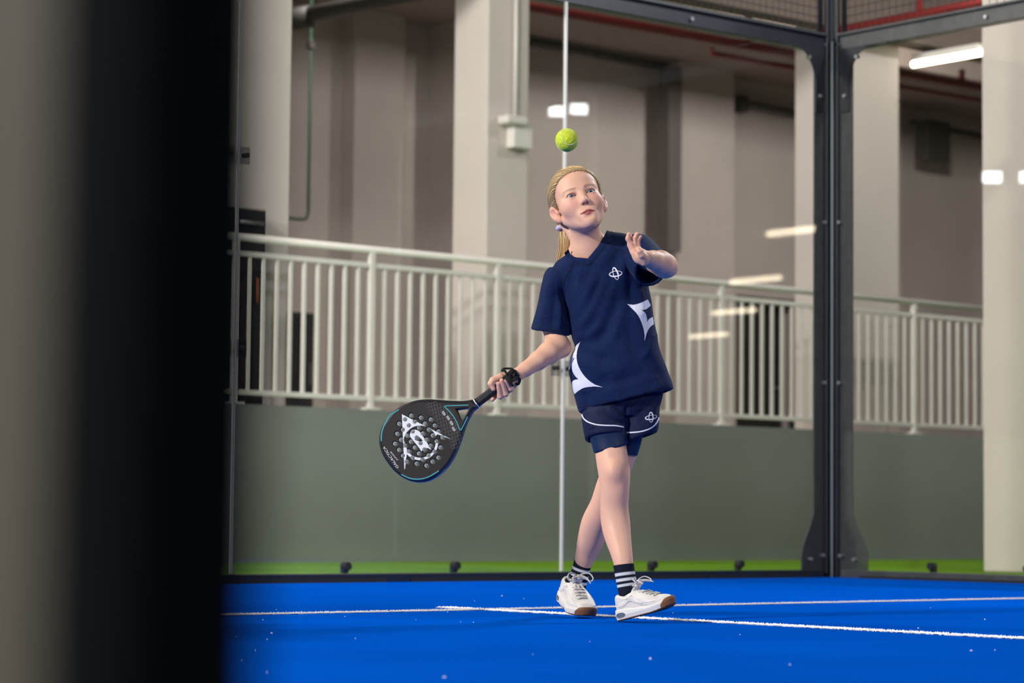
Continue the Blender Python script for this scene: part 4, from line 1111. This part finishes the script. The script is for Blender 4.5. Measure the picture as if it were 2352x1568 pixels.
# ---------------------------------------------------------------- socks
SOCK = attr_mat('ribbed_sock', rough=.85, spec=.15, bump=.3, bscale=500)
def sock(pts, rad, up_n, stripes):
    """pts from sock top to inside the shoe; stripes in fractions of the length"""
    C = curve_pts(pts, 12); r = np.interp(np.linspace(0, 1, len(C)), np.linspace(0, 1, len(rad)), rad); n = 40; rings = []; cols = []
    L = np.concatenate([[0], np.cumsum(np.linalg.norm(np.diff(np.array(C), axis=0), axis=1))]); L /= L[-1]
    for i in range(len(C)):
        t = unit(np.array(C[min(i+1, len(C)-1)])-np.array(C[max(i-1, 0)])); t = unit(t*.75+unit(np.array(up_n)*-1)*.25)
        u = unit(np.cross(t, AT)); v = np.cross(t, u); q = np.arange(n)*2*math.pi/n
        rings.append(np.array(C[i])+r[i]*(np.outer(np.cos(q), u)+np.outer(np.sin(q), v)))
        w = any(a <= L[i] < b for a, b in stripes); cols += [(.60, .62, .66) if w else (.006, .009, .022)]*n
    top = rings[0]; ctr = top.mean(0)
    rings = [ctr+(top-ctr)*.90+unit(np.array(C[1])-np.array(C[0]))*.006, ctr+(top-ctr)*.94]+rings; cols = [(.006, .009, .022)]*2*n+cols
    V, F = loft(rings, False, True); o = mesh_obj('sock', V, F, SOCK, PERSON, True); fix_normals(o); set_tint(o, np.array(cols)); return o
sock([W(1432, 1296, -.115), W(1436, 1320, -.12), W(1441, 1345, -.125), W(1446, 1366, -.13), W(1450, 1385, -.135)], [rp(23.5), rp(23), rp(23), rp(23.5), rp(22)], unit((0, 0, 1)), [(.20, .27), (.35, .425), (.50, .57)])
sock([W(1340, 1287, .222), W(1335, 1306, .228), W(1330, 1324, .232), W(1326, 1340, .235), W(1323, 1356, .235)], [rp(21.5), rp(21.5), rp(22), rp(22), rp(20)], unit(.35*AR+AU), [(.24, .335), (.44, .535), (.65, .74)])

# ---------------------------------------------------------------- shoes
SHOE_W = attr_mat('off_white_leather', rough=.5, spec=.4, bump=.06, bscale=250)
SOLE_M = attr_mat('rubber_sole', rough=.6, spec=.35)
LACE = material('grey_white_laces', (.52, .50, .48), .8)
SILVER = material('silver_air_window', (.30, .32, .31), .25, metal=.6, var=.4, vscale=120)
STITCH = material('pale_stitching', (.74, .73, .72), .6)
EYELET = material('dark_eyelet', (.02, .02, .02), .6)
def foot_axis(x): return
def bend(x): return .55*np.clip(x-.150, 0, None)**2*4            # toe spring
def plan(p, grow=0.):
    q = p.copy(); q[:, 2] = 0
    d = s_cone(q, (.036, .001, 0), (.085, -.001, 0), .0335, .0295)
    d = smin(d, s_cone(q, (.085, -.001, 0), (.150, .004, 0), .0295, .0410), .02)
    d = smin(d, s_cone(q, (.150, .004, 0), (.186, .007, 0), .0410, .0345), .02)
    return d-grow
def sole_sdf(p):
    p = p.copy(); x = p[:, 0]; p[:, 2] = p[:, 2]-bend(x)
    top = np.interp(x, [0, .06, .11, .15, .2, .225], [.040, .036, .030, .026, .027, .030])
    side = plan(p, .0035+.003*np.clip((.02-np.abs(p[:, 2]-.018))/.02, 0, 1))
    d = smax(side, np.maximum(-p[:, 2], p[:, 2]-top), .005)
    g = np.abs(np.mod(x, .012)-.006)-.0012                                                            # tread grooves
    return np.maximum(d, -np.maximum(g, p[:, 2]-.0028))
def upper_sdf(p):
    p = p.copy(); x = p[:, 0]; p[:, 2] = p[:, 2]-bend(x)
    topz = np.interp(x, [0, .03, .06, .09, .115, .145, .175, .205, .225], [.090, .088, .083, .087, .084, .066, .053, .045, .030])
    wid = plan(p, -.0015)
    z = p[:, 2]; inward = np.clip((z-.03)/(topz-.03+1e-6), 0, 1.3)
    d = smax(wid+.0165*inward**2.2*np.clip((x-.05)/.06, .35, 1), (z-topz)*.8, .014)
    d = smax(d, -(z-.012), .004)
    ank = s_ell(p, (.060, 0, .094), (.037, .0235, .034))
    d = smax(d, -ank, .006)
    rim = np.abs(s_ell(p, (.060, 0, .094), (.041, .0275, .030)))
    tongue = s_ell((p-np.array([.099, 0, .093]))@np.array([[.82, 0, .57], [0, 1, 0], [-.57, 0, .82]]).T, (0, 0, 0), (.030, .0185, .0075))
    d = smin(d, tongue, .004)
    # throat of the lacing and overlays
    thr = s_ell((p-np.array([.134, .0, .078]))@np.array([[.90, 0, -.43], [0, 1, 0], [.43, 0, .90]]).T, (0, 0, 0), (.040, .0105, .0075))
    d = smax(d, -thr, .003)
    for (a, b) in (((.012, .04, .036), (.085, .038, .066)), ((.085, .038, .066), (.128, .034, .046)), ((.128, .036, .046), (.195, .036, .030))):
        for s in (1, -1):
            d = smin(d, np.maximum(s_cone(p*np.array([1, s, 1]), a, b, .012, .010), d-.0016), .0012)
    return d
def shoe(name, origin, X, Z, label, flip, S=1.0):
    X = unit(X); Z = unit(Z-X*(Z@X)); Y = np.cross(Z, X); A = np.array([X, Y*flip, Z])
    tw = lambda q: origin+S*(np.asarray(q)@A)
    T = None
    V, F = polygonize(upper_sdf, (-.006, -.052, -.004), (.238, .056, .118), .0016); V = smooth_mesh(V, F, 1, .4)
    T = mesh_obj(name, tw(V), F, SHOE_W, PERSON, True); tag(T, label)
    cu = np.tile(np.array([.66, .635, .60]), (len(V), 1))
    ins = s_ell(V, (.060, 0, .092), (.040, .026, .034)) < -.001
    cu[ins & (V[:, 2] < .082)] = (.05, .05, .06); set_tint(T, cu); fix_normals(T)
    V, F = polygonize(sole_sdf, (-.010, -.056, -.006), (.240, .060, .062), .0016); V = smooth_mesh(V, F, 1, .3)
    o = mesh_obj('sole', tw(V), F, SOLE_M, T, True)
    zz = V[:, 2]-bend(V[:, 0]); cs = np.tile(np.array([.70, .68, .65]), (len(V), 1))
    gum = (zz < .0052) | ((V[:, 0] > .196) & (zz < .012+(V[:, 0]-.196)*1.1))
    cs[gum] = (.20, .085, .035); set_tint(o, cs); fix_normals(o)
    for s in (1, -1):                                                # air window at the heel
        n_ = 20; m = MB(); rows = []
        def wpt(a, k, lift):
            x = .034+.021*k*math.cos(a); z = .0185+.0085*k*math.sin(a)
            y = .030
            for _ in range(12): y = y-float(sole_sdf(np.array([[x, s*y, z]]))[0])
            return tw(np.array([x, s*(y+lift), z]))
        for k, lift in ((1., .0010), (.86, .0014), (.8, .0002), (.4, .0006)):
            rows.append(np.array([wpt(2*math.pi*i/n_, k, lift) for i in range(n_)]))
        V_, F_ = loft(rows, False, True); m.add(V_, F_); m.build('air_window', SILVER, T, True)
    def on_top(x, y, lift=.0025, lo=.02):
        z = np.linspace(.11, lo, 120); d = upper_sdf(np.stack([np.full(120, x), np.full(120, y), z], 1)); k = np.argmax(d < 0)
        return np.array([x, y, z[k]+lift])
    ml = MB(); me_ = MB()
    for i in range(6):
        x = .104+.0135*i; w = .0165-.0004*i
        P = [on_top(x-.004*(1 if i % 2 else -1)*(t/w)*.5, t, .0030 if abs(t) < w*.9 else .0008) for t in np.linspace(-w, w, 9)]
        zc = max(q[2] for q in P)
        P = [np.array([q[0], q[1], max(q[2], zc-.008*(abs(q[1])/w)**2-.001)]) for q in P]
        ml.tube([tw(q) for q in P], .0022, 6)
        P2_ = [np.array([q[0]+.0065*(q[1]/w), q[1], q[2]+.0012]) for q in P]; ml.tube([tw(q) for q in P2_], .0021, 6)
        for s in (1, -1):
            e = on_top(x, s*(w+.0015), .0006); me_ = MB(); me_.tube([tw(e), tw(e+np.array([0, 0, .0008]))], .0019, 8); me_.build('eyelet', EYELET, T)
    k0 = on_top(.106, 0, .006)
    for s in (1, -1):                                                # bow loops and loose ends
        L1 = [k0, k0+(.004, s*.016, .010), k0+(.012, s*.036, .012), k0+(.026, s*.044, .0), k0+(.030, s*.034, -.008), k0+(.018, s*.016, -.001), k0]
        ml.tube([tw(q) for q in curve_pts([np.array(q) for q in L1], 6)], .0021, 6)
        L2 = [k0, k0+(.006, s*.012, .004), k0+(.024, s*.024, .0), k0+(.044, s*.030, -.012)]
        ml.tube([tw(q) for q in curve_pts([np.array(q) for q in L2], 6)], .0019, 6)
    ml.tube([tw(k0+(-.003, -.005, 0)), tw(k0+(0, 0, .002)), tw(k0+(.003, .005, 0))], .0045, 8)
    ml.build('laces', LACE, T, True)
    ms = MB()
    def side(x, z, s, lift=.0006):
        y = .045
        for _ in range(14): y = y-float(upper_sdf(np.array([[x, s*y, z]]))[0])*.8
        return tw(np.array([x, s*(y+lift), z]))
    for s in (1, -1):
        for path in ([(.004, .055), (.03, .046), (.06, .050), (.09, .066)], [(.09, .066), (.105, .05), (.125, .042), (.15, .040), (.18, .034)], [(.06, .050), (.078, .040), (.10, .034)], [(.03, .080), (.05, .068), (.075, .066), (.092, .074)]):
            ms.tube([side(q[0], q[1]+bend(np.array(q[0])), s) for q in curve_pts([np.array(q) for q in path], 5)], .0008, 5)
    ms.build('stitching', STITCH, T, True)
    return T
# front shoe: heel planted, toe lifted to the photo's right
Xf = .755*AR+.235*AU+.61*AT
hf = W(1428, 1427, -.13); hf = hf-AU*hf[2]
shoe('shoe', hf+AU*.002-unit(Xf)*.006-AT*.0, Xf, AU-.12*AR+.05*AT, 'off-white trainer planted on its heel with the toe lifted', 1, .90)
# rear shoe: on the ball of the foot, heel lifted
Xr = .30*AR-.25*AU+.92*AT
tr0 = W(1338, 1419, .10); tr0 = tr0-AU*tr0[2]
shoe('shoe', tr0-unit(Xr)*.180+AU*.006, Xr, AU+.05*AR+.1*AT, 'off-white trainer behind, heel raised', 1, .95)
# ================================================================== RACKET
RN = unit(-.16*AR+.10*AU+.97*AT)                      # the face looks at the camera, turned a little to the left
RP = W(1100, 930, -.145)                              # a point of the front face near the throat
def on_racket(x, y, lift=0.):
    d = ray_dir(x, y); t = ((RP-CAM)@RN)/(d@RN); return CAM+d*t+RN*lift
RU = unit(on_racket(1100, 930)-on_racket(1000, 930)); RV = np.cross(RN, RU)
RO = on_racket(965, 1010)
def r2(x, y):                                          # photo point -> metres in the plane of the racket
    q = on_racket(x, y)-RO; return (q@RU, q@RV)
RMAT = Matrix(((RU[0], RV[0], RN[0], RO[0]), (RU[1], RV[1], RN[1], RO[1]), (RU[2], RV[2], RN[2], RO[2]), (0, 0, 0, 1)))
RK = thing('padel_racket', tuple(RO), 'black teardrop padel racket with white triangle logo and teal lines', 'racket')
CARBON = material('black_carbon_face', (.0105, .0085, .0095), .45, var=.15, vscale=300, spec=.3)
RIM_M = material('gloss_black_rim', (.008, .009, .013), .22, spec=.6, coat=.3)
TEAL = material('teal_line', (.05, .34, .40), .35)
RWHITE = material('white_racket_print', (.74, .74, .78), .4)
GREYL = material('grey_hexagon_line', (.075, .07, .075), .5)
GRIP = material('black_grip_tape', (.018, .018, .019), .75, var=.3, vscale=250, bump=.3, bscale=250)
def fill2d(loops, z0, z1, bevel=0.):
    """solid with holes from closed 2D loops (metres), between z0 and z1 above the racket plane; returns world verts and faces"""
    cu = bpy.data.curves.new('c', 'CURVE'); cu.dimensions = '2D'; cu.fill_mode = 'BOTH'; cu.extrude = (z1-z0)/2-bevel; cu.bevel_depth = bevel; cu.bevel_resolution = 2; cu.offset = -bevel
    for L in loops:
        sp = cu.splines.new('POLY'); sp.points.add(len(L)-1); sp.use_cyclic_u = True
        for p_, q in zip(sp.points, L): p_.co = (q[0], q[1], 0, 1)
    o = bpy.data.objects.new('c', cu); col.objects.link(o); bpy.context.view_layer.update()
    dg = bpy.context.evaluated_depsgraph_get(); me = o.evaluated_get(dg).to_mesh()
    V = [RMAT @ (v.co+Vector((0, 0, (z0+z1)/2))) for v in me.vertices]; F = [tuple(p_.vertices) for p_ in me.polygons]
    o.evaluated_get(dg).to_mesh_clear(); bpy.data.objects.remove(o, do_unlink=True); bpy.data.curves.remove(cu)
    return [tuple(v) for v in V], F
zc = lambda L: [(840+x/5.2275, 820+y/5.2275) for x, y in L]
outl = [(1084, 918), (1066, 921), (1040, 921), (1010, 919), (983, 917.5), (955, 920), (928, 930), (904, 945), (887, 964), (876, 985), (871.5, 1006), (873, 1024), (880, 1044), (892, 1063), (907, 1081), (926, 1095), (946, 1103), (964, 1104.5), (983, 1101), (1004, 1089.5), (1023, 1072), (1038, 1051), (1049, 1028), (1059, 1000), (1067, 975), (1076, 956), (1086, 940), (1094, 932)]
OUT = [r2(*q) for q in curve_pts(outl+[outl[0]], 4)[:-1]]
hole3 = zc([(1085, 622), (1215, 607), (1224, 620), (1223, 640), (1165, 738), (1150, 745), (1135, 725), (1110, 672)])
H3 = [r2(*q) for q in curve_pts(hole3+[hole3[0]], 3)[:-1]]
holes_z = [(545, 700), (662, 725), (780, 747), (473, 748), (590, 773), (708, 795), (827, 818), (400, 798), (518, 820), (637, 845), (755, 868), (873, 890), (446, 870), (565, 892), (684, 914), (803, 938), (920, 962), (377, 918), (497, 940), (613, 965), (730, 988), (848, 1010), (423, 990), (540, 1012), (660, 1033), (778, 1060), (895, 1082), (352, 1037), (470, 1060), (588, 1083), (706, 1108), (823, 1132), (398, 1110), (518, 1130), (637, 1155), (753, 1178), (870, 1203), (445, 1182), (563, 1205), (683, 1228), (800, 1252), (493, 1253), (610, 1277), (728, 1300)]
HC = [r2(*q) for q in zc(holes_z)]; HR = 5.0/PXM*((D0-.15)/D0)
circ = lambda c, r, n=18: [(c[0]+r*math.cos(2*math.pi*k/n), c[1]+r*math.sin(2*math.pi*k/n)) for k in range(n)]
TH = .034
V, F = fill2d([OUT, H3]+[circ(c_, HR) for c_ in HC], -TH, 0, .003)
o = mesh_obj('head', V, F, CARBON, RK); fix_normals(o)
FOAM = material('pale_foam_core', (.84, .88, .84), .9, var=.1, vscale=300)
liner = None
for c_ in HC:                                           # pale foam shows inside every drilled hole
    if liner is None:
        a = RO+RU*c_[0]+RV*c_[1]; m = MB(); m.tube([a-RN*.0335, a-RN*.0018], HR*.985, 18, cap=False); liner = m.build('hole_liner', FOAM, RK, True); c0_ = c_
    else: copy_obj(liner, RK, tuple(RU*(c_[0]-c0_[0])+RV*(c_[1]-c0_[1])))
# rounded rim around the head (open at the throat)
m = MB(); n_ = len(OUT)
rim = [RO+RU*q[0]+RV*q[1]-RN*TH/2 for q in OUT]
def rim_loft(path, w, hgt):
    rings = []
    for i in range(len(path)):
        t = unit(path[(i+1) % len(path)]-path[i-1]); nrm = np.cross(t, RN); nrm = nrm if nrm@(path[i]-RO) > 0 else -nrm
        prof = [(-.006, hgt), (-.001, hgt-.0015), (w*.7, hgt*.72), (w, 0), (w*.7, -hgt*.72), (-.001, -hgt+.0015), (-.006, -hgt)]
        rings.append(np.array([path[i]+nrm*a+RN*b for a, b in prof]))
    k = len(prof); vs = np.concatenate(rings); fs = []
    for i in range(len(path)):
        j = (i+1) % len(path)
        for a in range(k-1): fs.append((i*k+a, i*k+a+1, j*k+a+1, j*k+a))
    return vs, fs
V, F = rim_loft(rim, .0022, TH/2+.0008); o = mesh_obj('rim', V, F, RIM_M, RK, True); fix_normals(o)
# prints on the face, with the drill holes cut out of them
def cut_holes(V, F):
    bm = bmesh.new(); vv = [bm.verts.new(v) for v in V]
    for f in F:
        try: bm.faces.new([vv[i] for i in f])
        except ValueError: pass
    me = bpy.data.meshes.new('t'); bm.to_mesh(me); bm.free(); ob = bpy.data.objects.new('t', me); col.objects.link(ob); fix_normals(ob)
    mc = MB()
    for c_ in HC:
        a = RO+RU*c_[0]+RV*c_[1]; mc.tube([a-RN*.01, a+RN*.01], HR*1.02, 18)
    cut = mc.build('t_cut', None); md = ob.modifiers.new('b', 'BOOLEAN'); md.operation = 'DIFFERENCE'; md.object = cut; md.solver = 'EXACT'
    bpy.context.view_layer.update(); dg = bpy.context.evaluated_depsgraph_get(); e = ob.evaluated_get(dg).to_mesh()
    V2 = [tuple(v.co) for v in e.vertices]; F2 = [tuple(p_.vertices) for p_ in e.polygons]; ob.evaluated_get(dg).to_mesh_clear()
    bpy.data.objects.remove(ob, do_unlink=True); bpy.data.objects.remove(cut, do_unlink=True)
    return V2, F2
def decal(name, loops_px, mat, parent, z=.0010, cut=True):
    V, F = fill2d([[r2(*q) for q in L] for L in loops_px], -.0004, z)
    if cut: V, F = cut_holes(V, F)
    o = mesh_obj(name, V, F, mat, parent); fix_normals(o); return o
cx_, cy_ = zc([(655, 1022)])[0]
arc = lambda r, a0, a1, n=20: [(cx_+r*math.cos(math.radians(a0+(a1-a0)*k/n)), cy_+r*math.sin(math.radians(a0+(a1-a0)*k/n))) for k in range(n+1)]
tri = zc([(435, 685), (1025, 985), (860, 925)])+arc(38.5, -22, -172, 26)+zc([(500, 1120), (483, 1240), (472, 1345), (465, 1343), (449, 1000)])
decal('triangle_logo', [tri], RWHITE, RK)
cres = arc(35.5, -8, 148, 26)+[(cx_+41*math.cos(math.radians(a))*(1), cy_+41*math.sin(math.radians(a))) for a in np.linspace(138, 2, 26)]
decal('logo_ring', [cres], RWHITE, RK)
dlo = [tuple(q) for q in curve_pts(zc([(530, 950), (538, 905), (575, 873), (620, 878), (665, 918), (790, 1112)]), 4)]+zc([(745, 1090), (700, 1095), (668, 1132), (648, 1095)])
dli = zc([(588, 992), (612, 962), (645, 960), (672, 985), (688, 1006), (640, 1010)])
decal('letter_logo', [dlo, dli], RWHITE, RK)
def line_on_racket(mb, pts, w, lift=.0012):
    P = [on_racket(*q, lift) for q in pts]; m_ = len(P); vs = []
    for i in range(m_):
        t = unit(P[min(i+1, m_-1)]-P[max(i-1, 0)]); nn = np.cross(RN, t); vs += [P[i]-nn*w/2/PXM, P[i]+nn*w/2/PXM]
    mb.add(vs, [(2*i, 2*i+1, 2*i+3, 2*i+2) for i in range(m_-1)])
m = MB(); line_on_racket(m, curve_pts([(916.5, 940.5), (897, 953), (885, 971), (877.5, 992), (876, 1013)], 6), 2.6); m.build('teal_arc', TEAL, RK)
m = MB(); line_on_racket(m, curve_pts([(922, 1089), (941, 1098), (964, 1100), (985, 1094.5), (1008, 1081)], 6), 2.4); m.build('teal_arc', TEAL, RK)
m = MB(); line_on_racket(m, curve_pts([(1076, 930), (1050, 931), (1024, 932), (1022.5, 935), (1033, 945), (1046, 963), (1055, 984), (1058, 987), (1061, 984), (1074, 957)], 5), 2.0); m.build('throat_line', TEAL, RK)
# hexagon pattern
m = MB(); hexreg = [(984, 923), (1005, 925), (1026, 938), (1040, 950), (1053, 978), (1060, 996), (1052, 1026), (1044, 1036), (1036, 1015), (1020, 990), (1000, 965), (985, 940), (975, 925)]
hs = 4.75
for i in range(-12, 13):
    for j in range(-12, 13):
        x = 1015+i*hs*1.5*.98+j*1.7; y = 965+(j+.5*(i % 2))*hs*1.732+i*2.1
        if in_poly(np.array([x]), np.array([y]), hexreg)[0]:
            L = [(x+hs*.98*math.cos(math.radians(60*k+8)), y+hs*.98*math.sin(math.radians(60*k+8))) for k in range(7)]; line_on_racket(m, L, .75, .0009)
o = m.build('hexagon_pattern', GREYL, RK); o['kind'] = 'stuff'
m = MB()
for (x, y) in ((1019.5, 949), (1029.5, 959.5), (1037.3, 971.5), (1042.2, 985)):
    ct, st = math.cos(math.radians(58)), math.sin(math.radians(58)); P = lambda a, b: (x+a*ct-b*st, y+a*st+b*ct)
    line_on_racket(m, [P(-4, -2), P(4, -2), P(5, 0), P(4, 2.2), P(-4, 2.2), P(-5, 0), P(-4, -2)], .9); line_on_racket(m, [P(-3.5, .1), P(3.5, .1)], .8)
m.build('throat_marks', RWHITE, RK)
def lettering(name, txt, p0, p1, size_px, mat, shear=0.):
    cu = bpy.data.curves.new('t', 'FONT'); cu.body = txt; cu.size = 1; cu.extrude = .01; cu.shear = shear
    o = bpy.data.objects.new('t', cu); col.objects.link(o); bpy.context.view_layer.update(); dg = bpy.context.evaluated_depsgraph_get(); me = o.evaluated_get(dg).to_mesh()
    V = np.array([v.co[:] for v in me.vertices]); F = [tuple(q.vertices) for q in me.polygons]; o.evaluated_get(dg).to_mesh_clear(); bpy.data.objects.remove(o, do_unlink=True)
    w = V[:, 0].max(); a = np.array(p0, float); b = np.array(p1, float); ex = (b-a)/w; up = np.array([ex[1], -ex[0]]); up = up/np.linalg.norm(up)*size_px/.7
    W_ = [on_racket(*(a+ex*v[0]+up*v[1]), .0011+v[2]*.02) for v in V]
    mb = MB(); mb.add(W_, F); return mb.build(name, mat, RK)
lettering('name_lettering', 'GALACTICA', (917, 1074.5), (884, 1025), 5.6, RWHITE, .3)
lettering('small_lettering', 'JUNIOR', (914.5, 1056), (898.5, 1036), 3.2, RWHITE, .2)
# throat, handle, grip
h0 = on_racket(1089, 926.5, -TH/2); h1 = on_racket(1181, 857.5, -TH/2); hx = unit(h1-h0)
hu = unit(np.cross(hx, RN)); L_ = np.linalg.norm(h1-h0)
def octo(t, a, b): return h0+hx*t+np.array([hu*a*math.cos(math.pi/8+k*math.pi/4)+RN*b*math.sin(math.pi/8+k*math.pi/4) for k in range(8)])
rings = [octo(-.012, .0165, .0165), octo(.004, .0148, .0165), octo(.012, .0142, .0160)]; V, F = loft(rings); mb = MB(); mb.add(V, F); mb.build('neck', RIM_M, RK)
rings = []; nt = 60
for i in range(nt+1):
    t = .008+(L_-.008)*i/nt; s_ = 1+.045*abs(math.sin(i*math.pi/5.0)); rings.append(octo(t, .0132*s_, .0150*s_))
rings.append(octo(L_+.004, .0150, .0165)); rings.append(octo(L_+.010, .012, .013))
V, F = loft(rings); mb = MB(); mb.add(V, F); mb.build('grip', GRIP, RK)
V, F = loft([octo(.003, .0150, .0168), octo(.0062, .0149, .0167)]); mb = MB(); mb.add(V, F); mb.build('grip_band', RWHITE, RK)
# wrist cord
CORD = material('black_wrist_cord', (.008, .008, .008), .85, bump=.4, bscale=400)
m = MB(); cp = lambda L, r: m.tube(curve_pts([W(x, y, d) for x, y, d in L], 6), r, 8)
cp([(1170, 866, -.150), (1163, 856, -.158), (1157, 850, -.160), (1153, 851, -.158), (1157, 846.5, -.154), (1166, 846, -.150), (1175, 846.5, -.148), (1180, 851, -.148), (1178, 856, -.152), (1171, 861, -.158), (1170, 870, -.160), (1173, 880, -.156), (1178, 886, -.150)], .0034)
cp([(1163, 862, -.158), (1167, 870, -.162), (1176, 874, -.158), (1184, 868, -.148), (1190, 867, -.138), (1194, 873, -.130), (1190, 882, -.128), (1184, 880, -.130)], .0042)
cp([(1158, 866, -.150), (1166, 858, -.160), (1172, 852, -.160), (1177, 849, -.155)], .0032)
cp([(1160, 870, -.150), (1168, 874, -.163), (1176, 884, -.158)], .0046)
cp([(1180, 853, -.140), (1190, 862, -.118), (1193, 868, -.120)], .0030)
m.build('wrist_cord', CORD, RK, True)

# ================================================================== BALL
BC = W(1302, 321.5, -.50); BR = .0335*.98
BALL = thing('tennis_ball', tuple(BC), 'bright yellow-green ball in the air above the player', 'ball')
FELT = material('yellow_green_felt', (.64, .76, .03), .95, var=.12, vscale=120, bump=.6, bscale=260, sheen=.25)
n_, m_ = 40, 64; vs = []; fs = []
for i in range(n_+1):
    t = math.pi*i/n_
    for k in range(m_):
        a = 2*math.pi*k/m_; vs.append(BC+(BR+RNG.normal(0, .00018))*np.array([math.sin(t)*math.cos(a), math.sin(t)*math.sin(a), math.cos(t)]))
fs = [(i*m_+k, i*m_+(k+1) % m_, (i+1)*m_+(k+1) % m_, (i+1)*m_+k) for i in range(n_) for k in range(m_)]
o = mesh_obj('felt', vs, fs, FELT, BALL, True); fix_normals(o)
# felt fuzz
vs = []; fs = []
for i in range(2600):
    d = unit(RNG.normal(0, 1, 3)); t = unit(np.cross(d, RNG.normal(0, 1, 3))); k = len(vs)
    vs += [BC+d*BR-t*.00025, BC+d*BR+t*.00025, BC+d*(BR+RNG.uniform(.0005, .0016))+unit(RNG.normal(0, 1, 3))*.0008]; fs.append((k, k+1, k+2))
o = mesh_obj('fuzz', vs, fs, FELT, BALL); o['kind'] = 'stuff'
m = MB(); pts = []
A_ = np.array([AR, AT, AU])
for k in range(160):
    t = 2*math.pi*k/160; a_, b_ = .75, .25; q = np.array([a_*math.cos(t)+b_*math.cos(3*t), a_*math.sin(t)-b_*math.sin(3*t), 2*math.sqrt(a_*b_)*math.sin(2*t)]); q = unit(q)
    rx = Matrix.Rotation(math.radians(28), 3, 'X') @ Matrix.Rotation(math.radians(118), 3, 'Z'); q = np.array(rx @ Vector(q)); pts.append(BC+(q@A_)*(BR*1.003))
m.tube(pts, .0011, 6, closed=True); m.build('seam', material('pale_seam', (.62, .66, .45), .9), BALL, True)
